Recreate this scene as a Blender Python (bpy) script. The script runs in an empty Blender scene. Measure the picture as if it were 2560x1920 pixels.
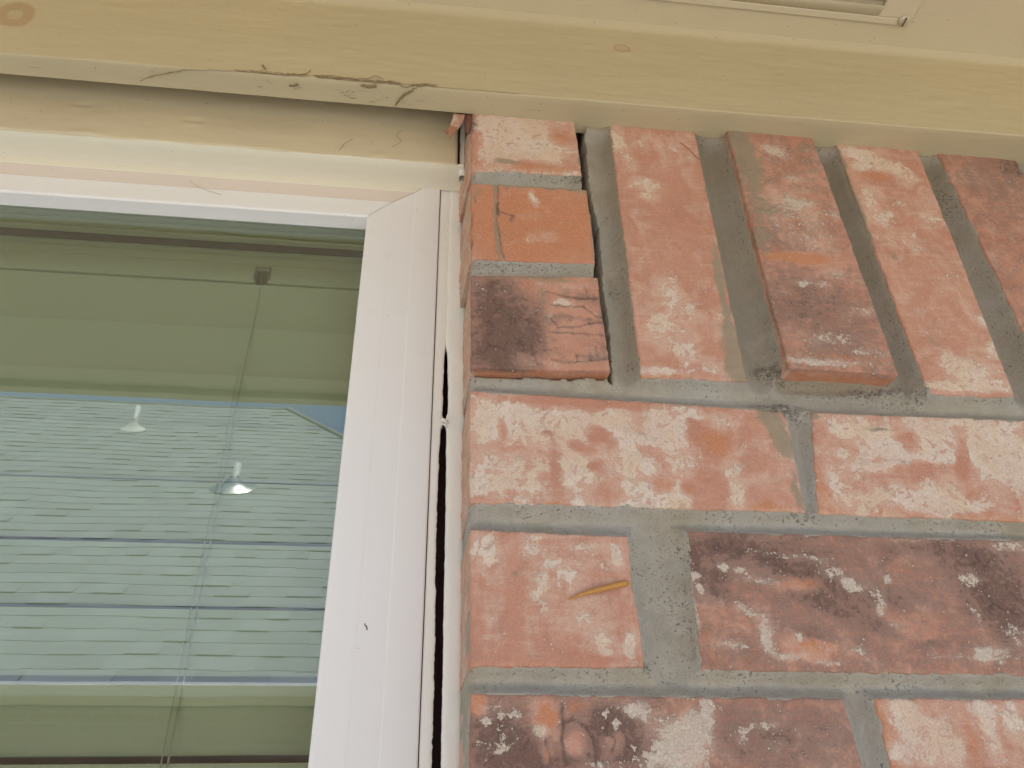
import bpy, math, random
import numpy as np
from mathutils import Vector, Matrix
random.seed(7); rng = np.random.default_rng(7)
MM = 0.001
scene = bpy.context.scene
col = scene.collection

# ---------------------------------------------------------------- camera
cam_d = bpy.data.cameras.new('camera'); cam = bpy.data.objects.new('camera', cam_d); col.objects.link(cam)
cam_d.sensor_width = 36.0; cam_d.lens = 27.667; cam_d.clip_start = 0.01; cam_d.clip_end = 500
CR = [[0.992541, -0.047005, -0.112486], [-0.120051, -0.537436, -0.834715], [-0.021218, 0.841993, -0.539071]]
CP = Vector((-0.02404, -0.34121, -0.14035))
cam.matrix_world = Matrix.Translation(CP) @ Matrix([[r[0], r[1], r[2]] for r in CR]).to_4x4()
scene.camera = cam

# ---------------------------------------------------------------- world, sun, exposure
SUN_EL, SUN_AZ = math.radians(68), math.radians(18)
w = bpy.data.worlds.new('World'); scene.world = w; w.use_nodes = True
nt = w.node_tree; nt.nodes.clear()
sky = nt.nodes.new('ShaderNodeTexSky'); sky.sky_type = 'NISHITA'; sky.sun_disc = False
sky.sun_elevation = SUN_EL; sky.sun_rotation = SUN_AZ; sky.air_density = 1.0; sky.dust_density = 1.0; sky.ozone_density = 1.0
bg = nt.nodes.new('ShaderNodeBackground'); bg.inputs['Strength'].default_value = 0.15
wo = nt.nodes.new('ShaderNodeOutputWorld')
nt.links.new(sky.outputs[0], bg.inputs[0]); nt.links.new(bg.outputs[0], wo.inputs[0])
sd = bpy.data.lights.new('sun', 'SUN'); sd.energy = 4.0; sd.angle = math.radians(0.5); sd.color = (1.0, 0.965, 0.91)
sun = bpy.data.objects.new('sun', sd); col.objects.link(sun)
sv = Vector((math.sin(SUN_AZ)*math.cos(SUN_EL), math.cos(SUN_AZ)*math.cos(SUN_EL), math.sin(SUN_EL)))
sun.rotation_euler = sv.to_track_quat('Z', 'Y').to_euler(); sun.location = (0, 2, 9)
vs = scene.view_settings; vs.view_transform = 'Standard'; vs.look = 'None'; vs.gamma = 1; vs.use_curve_mapping = False
vs.exposure = 1.24
scene.render.engine = 'CYCLES'
scene.cycles.max_bounces = 10; scene.cycles.diffuse_bounces = 5; scene.cycles.glossy_bounces = 4; scene.cycles.transparent_max_bounces = 10

# ---------------------------------------------------------------- material helpers
class NT:
    def __init__(s, name, rough=0.7):
        s.m = bpy.data.materials.new(name); s.m.use_nodes = True; s.t = s.m.node_tree
        s.b = s.t.nodes['Principled BSDF']; s.b.inputs['Roughness'].default_value = rough
        s.co = s.n('ShaderNodeTexCoord').outputs['Object']
    def n(s, k, **kw):
        x = s.t.nodes.new(k)
        for a, v in kw.items(): setattr(x, a, v)
        return x
    def put(s, inp, v):
        if v is None: return
        if hasattr(v, 'is_linked'): s.t.links.new(v, inp)
        else: inp.default_value = (tuple(v)+(1,))[:4] if (isinstance(v, (tuple, list)) and inp.type == 'RGBA') else v
    def math(s, op, a, b=0.0, c=0.0, clamp=False):
        x = s.n('ShaderNodeMath', operation=op, use_clamp=clamp)
        s.put(x.inputs[0], a); s.put(x.inputs[1], b); s.put(x.inputs[2], c); return x.outputs[0]
    def add(s, *a):
        r = a[0]
        for q in a[1:]: r = s.math('ADD', r, q)
        return r
    def mul(s, a, b): return s.math('MULTIPLY', a, b)
    def noise(s, scale, detail=4, rough=0.55, dist=0.0, vec=None, color=False):
        x = s.n('ShaderNodeTexNoise'); s.put(x.inputs['Vector'], vec or s.co)
        x.inputs['Scale'].default_value = scale; x.inputs['Detail'].default_value = detail
        x.inputs['Roughness'].default_value = rough; x.inputs['Distortion'].default_value = dist
        return x.outputs['Color' if color else 'Fac']
    def scaled(s, sx, sy, sz, vec=None, rot=(0, 0, 0)):
        x = s.n('ShaderNodeMapping'); s.put(x.inputs['Vector'], vec or s.co)
        x.inputs['Scale'].default_value = (sx, sy, sz); x.inputs['Rotation'].default_value = rot; return x.outputs[0]
    def voro(s, scale, feature='F1', vec=None, rnd=1.0, out='Distance'):
        x = s.n('ShaderNodeTexVoronoi', feature=feature); s.put(x.inputs['Vector'], vec or s.co)
        x.inputs['Scale'].default_value = scale; x.inputs['Randomness'].default_value = rnd; return x.outputs[out]
    def ramp(s, v, lo, hi, a=0.0, b=1.0, smooth=True):
        x = s.n('ShaderNodeMapRange'); x.interpolation_type = 'SMOOTHSTEP' if smooth else 'LINEAR'
        s.put(x.inputs[0], v); x.inputs[1].default_value = lo; x.inputs[2].default_value = hi
        x.inputs[3].default_value = a; x.inputs[4].default_value = b; return x.outputs[0]
    def mix(s, f, a, b):
        x = s.n('ShaderNodeMix', data_type='RGBA'); s.put(x.inputs[0], f); s.put(x.inputs[6], a); s.put(x.inputs[7], b); return x.outputs[2]
    def bump(s, h, strength=0.5, dist=0.001, prev=None):
        x = s.n('ShaderNodeBump'); x.inputs['Strength'].default_value = strength; x.inputs['Distance'].default_value = dist
        s.put(x.inputs['Height'], h)
        if prev: s.put(x.inputs['Normal'], prev)
        return x.outputs[0]
    def done(s, color=None, rough=None, normal=None, spec=None, metal=None):
        s.put(s.b.inputs['Base Color'], color); s.put(s.b.inputs['Roughness'], rough)
        s.put(s.b.inputs['Normal'], normal); s.put(s.b.inputs['Specular IOR Level'], spec); s.put(s.b.inputs['Metallic'], metal)
        return s.m
    def attr(s, name): return s.n('ShaderNodeAttribute', attribute_name=name)

def plain(name, c, rough=0.6, metal=0.0, var=0.12, scale=8.0, bump=0.0, bscale=300, bdist=0.0005):
    s = NT(name, rough)
    n = s.noise(scale, 5, 0.6)
    dark = tuple(x*(1-var) for x in c); lite = tuple(min(1, x*(1+var)) for x in c)
    nm = s.bump(s.noise(bscale, 4, 0.6), bump, bdist) if bump else None
    return s.done(s.mix(n, dark, lite), None, nm, None, metal)

# ---------------------------------------------------------------- mesh helpers
def link_mesh(name, verts, faces, mat, parent=None, smooth=False):
    me = bpy.data.meshes.new(name); me.from_pydata([tuple(map(float, v)) for v in verts], [], [tuple(map(int, f)) for f in faces]); me.update()
    me.materials.append(mat)
    if smooth: me.polygons.foreach_set('use_smooth', [True]*len(me.polygons))
    o = bpy.data.objects.new(name, me); col.objects.link(o)
    if parent is not None: o.parent = parent
    return o

def big_mesh(name, V, F, mat, parent=None, smooth=True, paint=None):
    """V (n,3) float, F (m,4) int arrays of quads"""
    me = bpy.data.meshes.new(name)
    me.vertices.add(len(V)); me.vertices.foreach_set('co', np.asarray(V, dtype=np.float32).ravel())
    F = np.asarray(F, dtype=np.int32)
    me.loops.add(F.size); me.loops.foreach_set('vertex_index', F.ravel())
    me.polygons.add(len(F)); me.polygons.foreach_set('loop_start', np.arange(0, F.size, 4, dtype=np.int32))
    me.polygons.foreach_set('use_smooth', np.full(len(F), smooth, dtype=bool))
    me.materials.append(mat); me.update(calc_edges=True)
    if paint is not None:
        a = me.attributes.new('paint', 'FLOAT_COLOR', 'POINT'); a.data.foreach_set('color', np.asarray(paint, dtype=np.float32).ravel())
    me.validate()
    o = bpy.data.objects.new(name, me); col.objects.link(o)
    if parent is not None: o.parent = parent
    return o

class MB:
    def __init__(s): s.v = []; s.f = []
    def box(s, x0, x1, y0, y1, z0, z1):
        b = len(s.v)
        s.v += [(x, y, z) for z in (z0, z1) for y in (y0, y1) for x in (x0, x1)]
        s.f += [tuple(b+i for i in q) for q in ((0, 2, 3, 1), (4, 5, 7, 6), (0, 1, 5, 4), (2, 6, 7, 3), (0, 4, 6, 2), (1, 3, 7, 5))]
        return s
    def quad(s, *p):
        b = len(s.v); s.v += list(p); s.f.append(tuple(range(b, b+len(p)))); return s
    def prism(s, prof, x0, x1):
        """prof list of (y,z), extruded along x, closed"""
        b = len(s.v); n = len(prof)
        s.v += [(x0, y, z) for y, z in prof] + [(x1, y, z) for y, z in prof]
        for i in range(n): j = (i+1) % n; s.f.append((b+i, b+j, b+n+j, b+n+i))
        s.f.append(tuple(b+i for i in range(n))[::-1]); s.f.append(tuple(b+n+i for i in range(n))); return s
    def tube(s, pts, r, seg=6, taper=True):
        b0 = len(s.v); pts = [Vector(p) for p in pts]; n = len(pts)
        for i, p in enumerate(pts):
            d = (pts[min(i+1, n-1)]-pts[max(i-1, 0)]).normalized()
            u = d.cross(Vector((0, 1, 0.3))).normalized(); v = d.cross(u)
            rr = r[i] if isinstance(r, (list, tuple)) else (r*(0.35 if taper and i in (0, n-1) else 1))
            for k in range(seg):
                a = 2*math.pi*k/seg; s.v.append(tuple(p+u*math.cos(a)*rr+v*math.sin(a)*rr))
        for i in range(n-1):
            for k in range(seg):
                k2 = (k+1) % seg; s.f.append((b0+i*seg+k, b0+i*seg+k2, b0+(i+1)*seg+k2, b0+(i+1)*seg+k))
        s.f.append(tuple(b0+k for k in range(seg))[::-1]); s.f.append(tuple(b0+(n-1)*seg+k for k in range(seg))); return s
    def lathe(s, prof, base, axis_seg=20):
        """prof list of (r,z) around vertical axis at base"""
        b = len(s.v); n = len(prof)
        for r, z in prof:
            for k in range(axis_seg):
                a = 2*math.pi*k/axis_seg; s.v.append((base[0]+r*math.cos(a), base[1]+r*math.sin(a), base[2]+z))
        for i in range(n-1):
            for k in range(axis_seg):
                k2 = (k+1) % axis_seg; s.f.append((b+i*axis_seg+k, b+i*axis_seg+k2, b+(i+1)*axis_seg+k2, b+(i+1)*axis_seg+k))
        s.f.append(tuple(b+k for k in range(axis_seg))[::-1]); s.f.append(tuple(b+(n-1)*axis_seg+k for k in range(axis_seg))); return s
    def build(s, name, mat, parent=None, smooth=False, bevel=0.0, seg=2):
        o = link_mesh(name, s.v, s.f, mat, parent, smooth)
        if bevel:
            m = o.modifiers.new('bevel', 'BEVEL'); m.width = bevel; m.segments = seg; m.limit_method = 'ANGLE'; m.angle_limit = math.radians(35)
        return o

def tag(o, label=None, cat=None, group=None, kind=None):
    if label: o['label'] = label
    if cat: o['category'] = cat
    if group: o['group'] = group
    if kind: o['kind'] = kind
    return o
def empty(name, loc=(0, 0, 0)):
    o = bpy.data.objects.new(name, None); o.location = loc; o.empty_display_size = 0.05; col.objects.link(o); return o

# ---------------------------------------------------------------- numpy noise
def vnoise(x, z, seed=0):
    xi = np.floor(x).astype(np.int64); zi = np.floor(z).astype(np.int64); fx = x-xi; fz = z-zi
    fx = fx*fx*(3-2*fx); fz = fz*fz*(3-2*fz)
    def h(a, b):
        n = (a*374761393 + b*668265263 + seed*1274126177) & 0x7fffffff
        n = ((n ^ (n >> 13))*1274126177) & 0x7fffffff
        n = (n ^ (n >> 16)) & 0x7fffffff
        return (n % 65536)/65535.0
    return (h(xi, zi)*(1-fx)+h(xi+1, zi)*fx)*(1-fz)+(h(xi, zi+1)*(1-fx)+h(xi+1, zi+1)*fx)*fz
def fbm(x, z, f, o=4, seed=0, g=0.5):
    r = 0; a = 1; t = 0
    for i in range(o): r = r+a*vnoise(x*f, z*f, seed+i*17); t += a; a *= g; f *= 2.03
    return r/t-0.5
def blur(A, n=1):
    for _ in range(n):
        B = np.pad(A, 1, mode='edge'); A = (B[:-2, 1:-1]+B[2:, 1:-1]+B[1:-1, :-2]+B[1:-1, 2:]+2*B[1:-1, 1:-1])/6
    return A
def apply_strokes(paint, X, Z, strokes):
    """X,Z in mm. strokes are worn, stained, scratched places of this very brick"""
    wx = X+5*fbm(X, Z, 0.16, 4, 91, .6); wz = Z+5*fbm(X, Z, 0.16, 4, 57, .6)
    for s in strokes:
        if s[1] == 'b':
            ch, _, cx, cz, rx, rz, amp, rot = s
            c, sn = math.cos(math.radians(rot)), math.sin(math.radians(rot))
            dx, dz = wx-cx, wz-cz; a = (dx*c+dz*sn)/rx; b = (-dx*sn+dz*c)/rz
            paint[..., ch] += amp*np.exp(-((a*a+b*b)**1.2)*0.8)*(.85 if ch == 0 else 1)
        else:
            ch, _, pts, wd, amp = s; best = np.full(X.shape, 1e9)
            lx = X+0.7*fbm(X, Z, 0.5, 3, 33)*2; lz = Z+0.7*fbm(X, Z, 0.5, 3, 44)*2
            for (x0, z0), (x1, z1) in zip(pts[:-1], pts[1:]):
                vx, vz = x1-x0, z1-z0; t = np.clip(((lx-x0)*vx+(lz-z0)*vz)/(vx*vx+vz*vz+1e-9), 0, 1)
                best = np.minimum(best, np.hypot(lx-x0-t*vx, lz-z0-t*vz))
            paint[..., ch] += amp*np.exp(-(best/(wd*0.6))**2)

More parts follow.
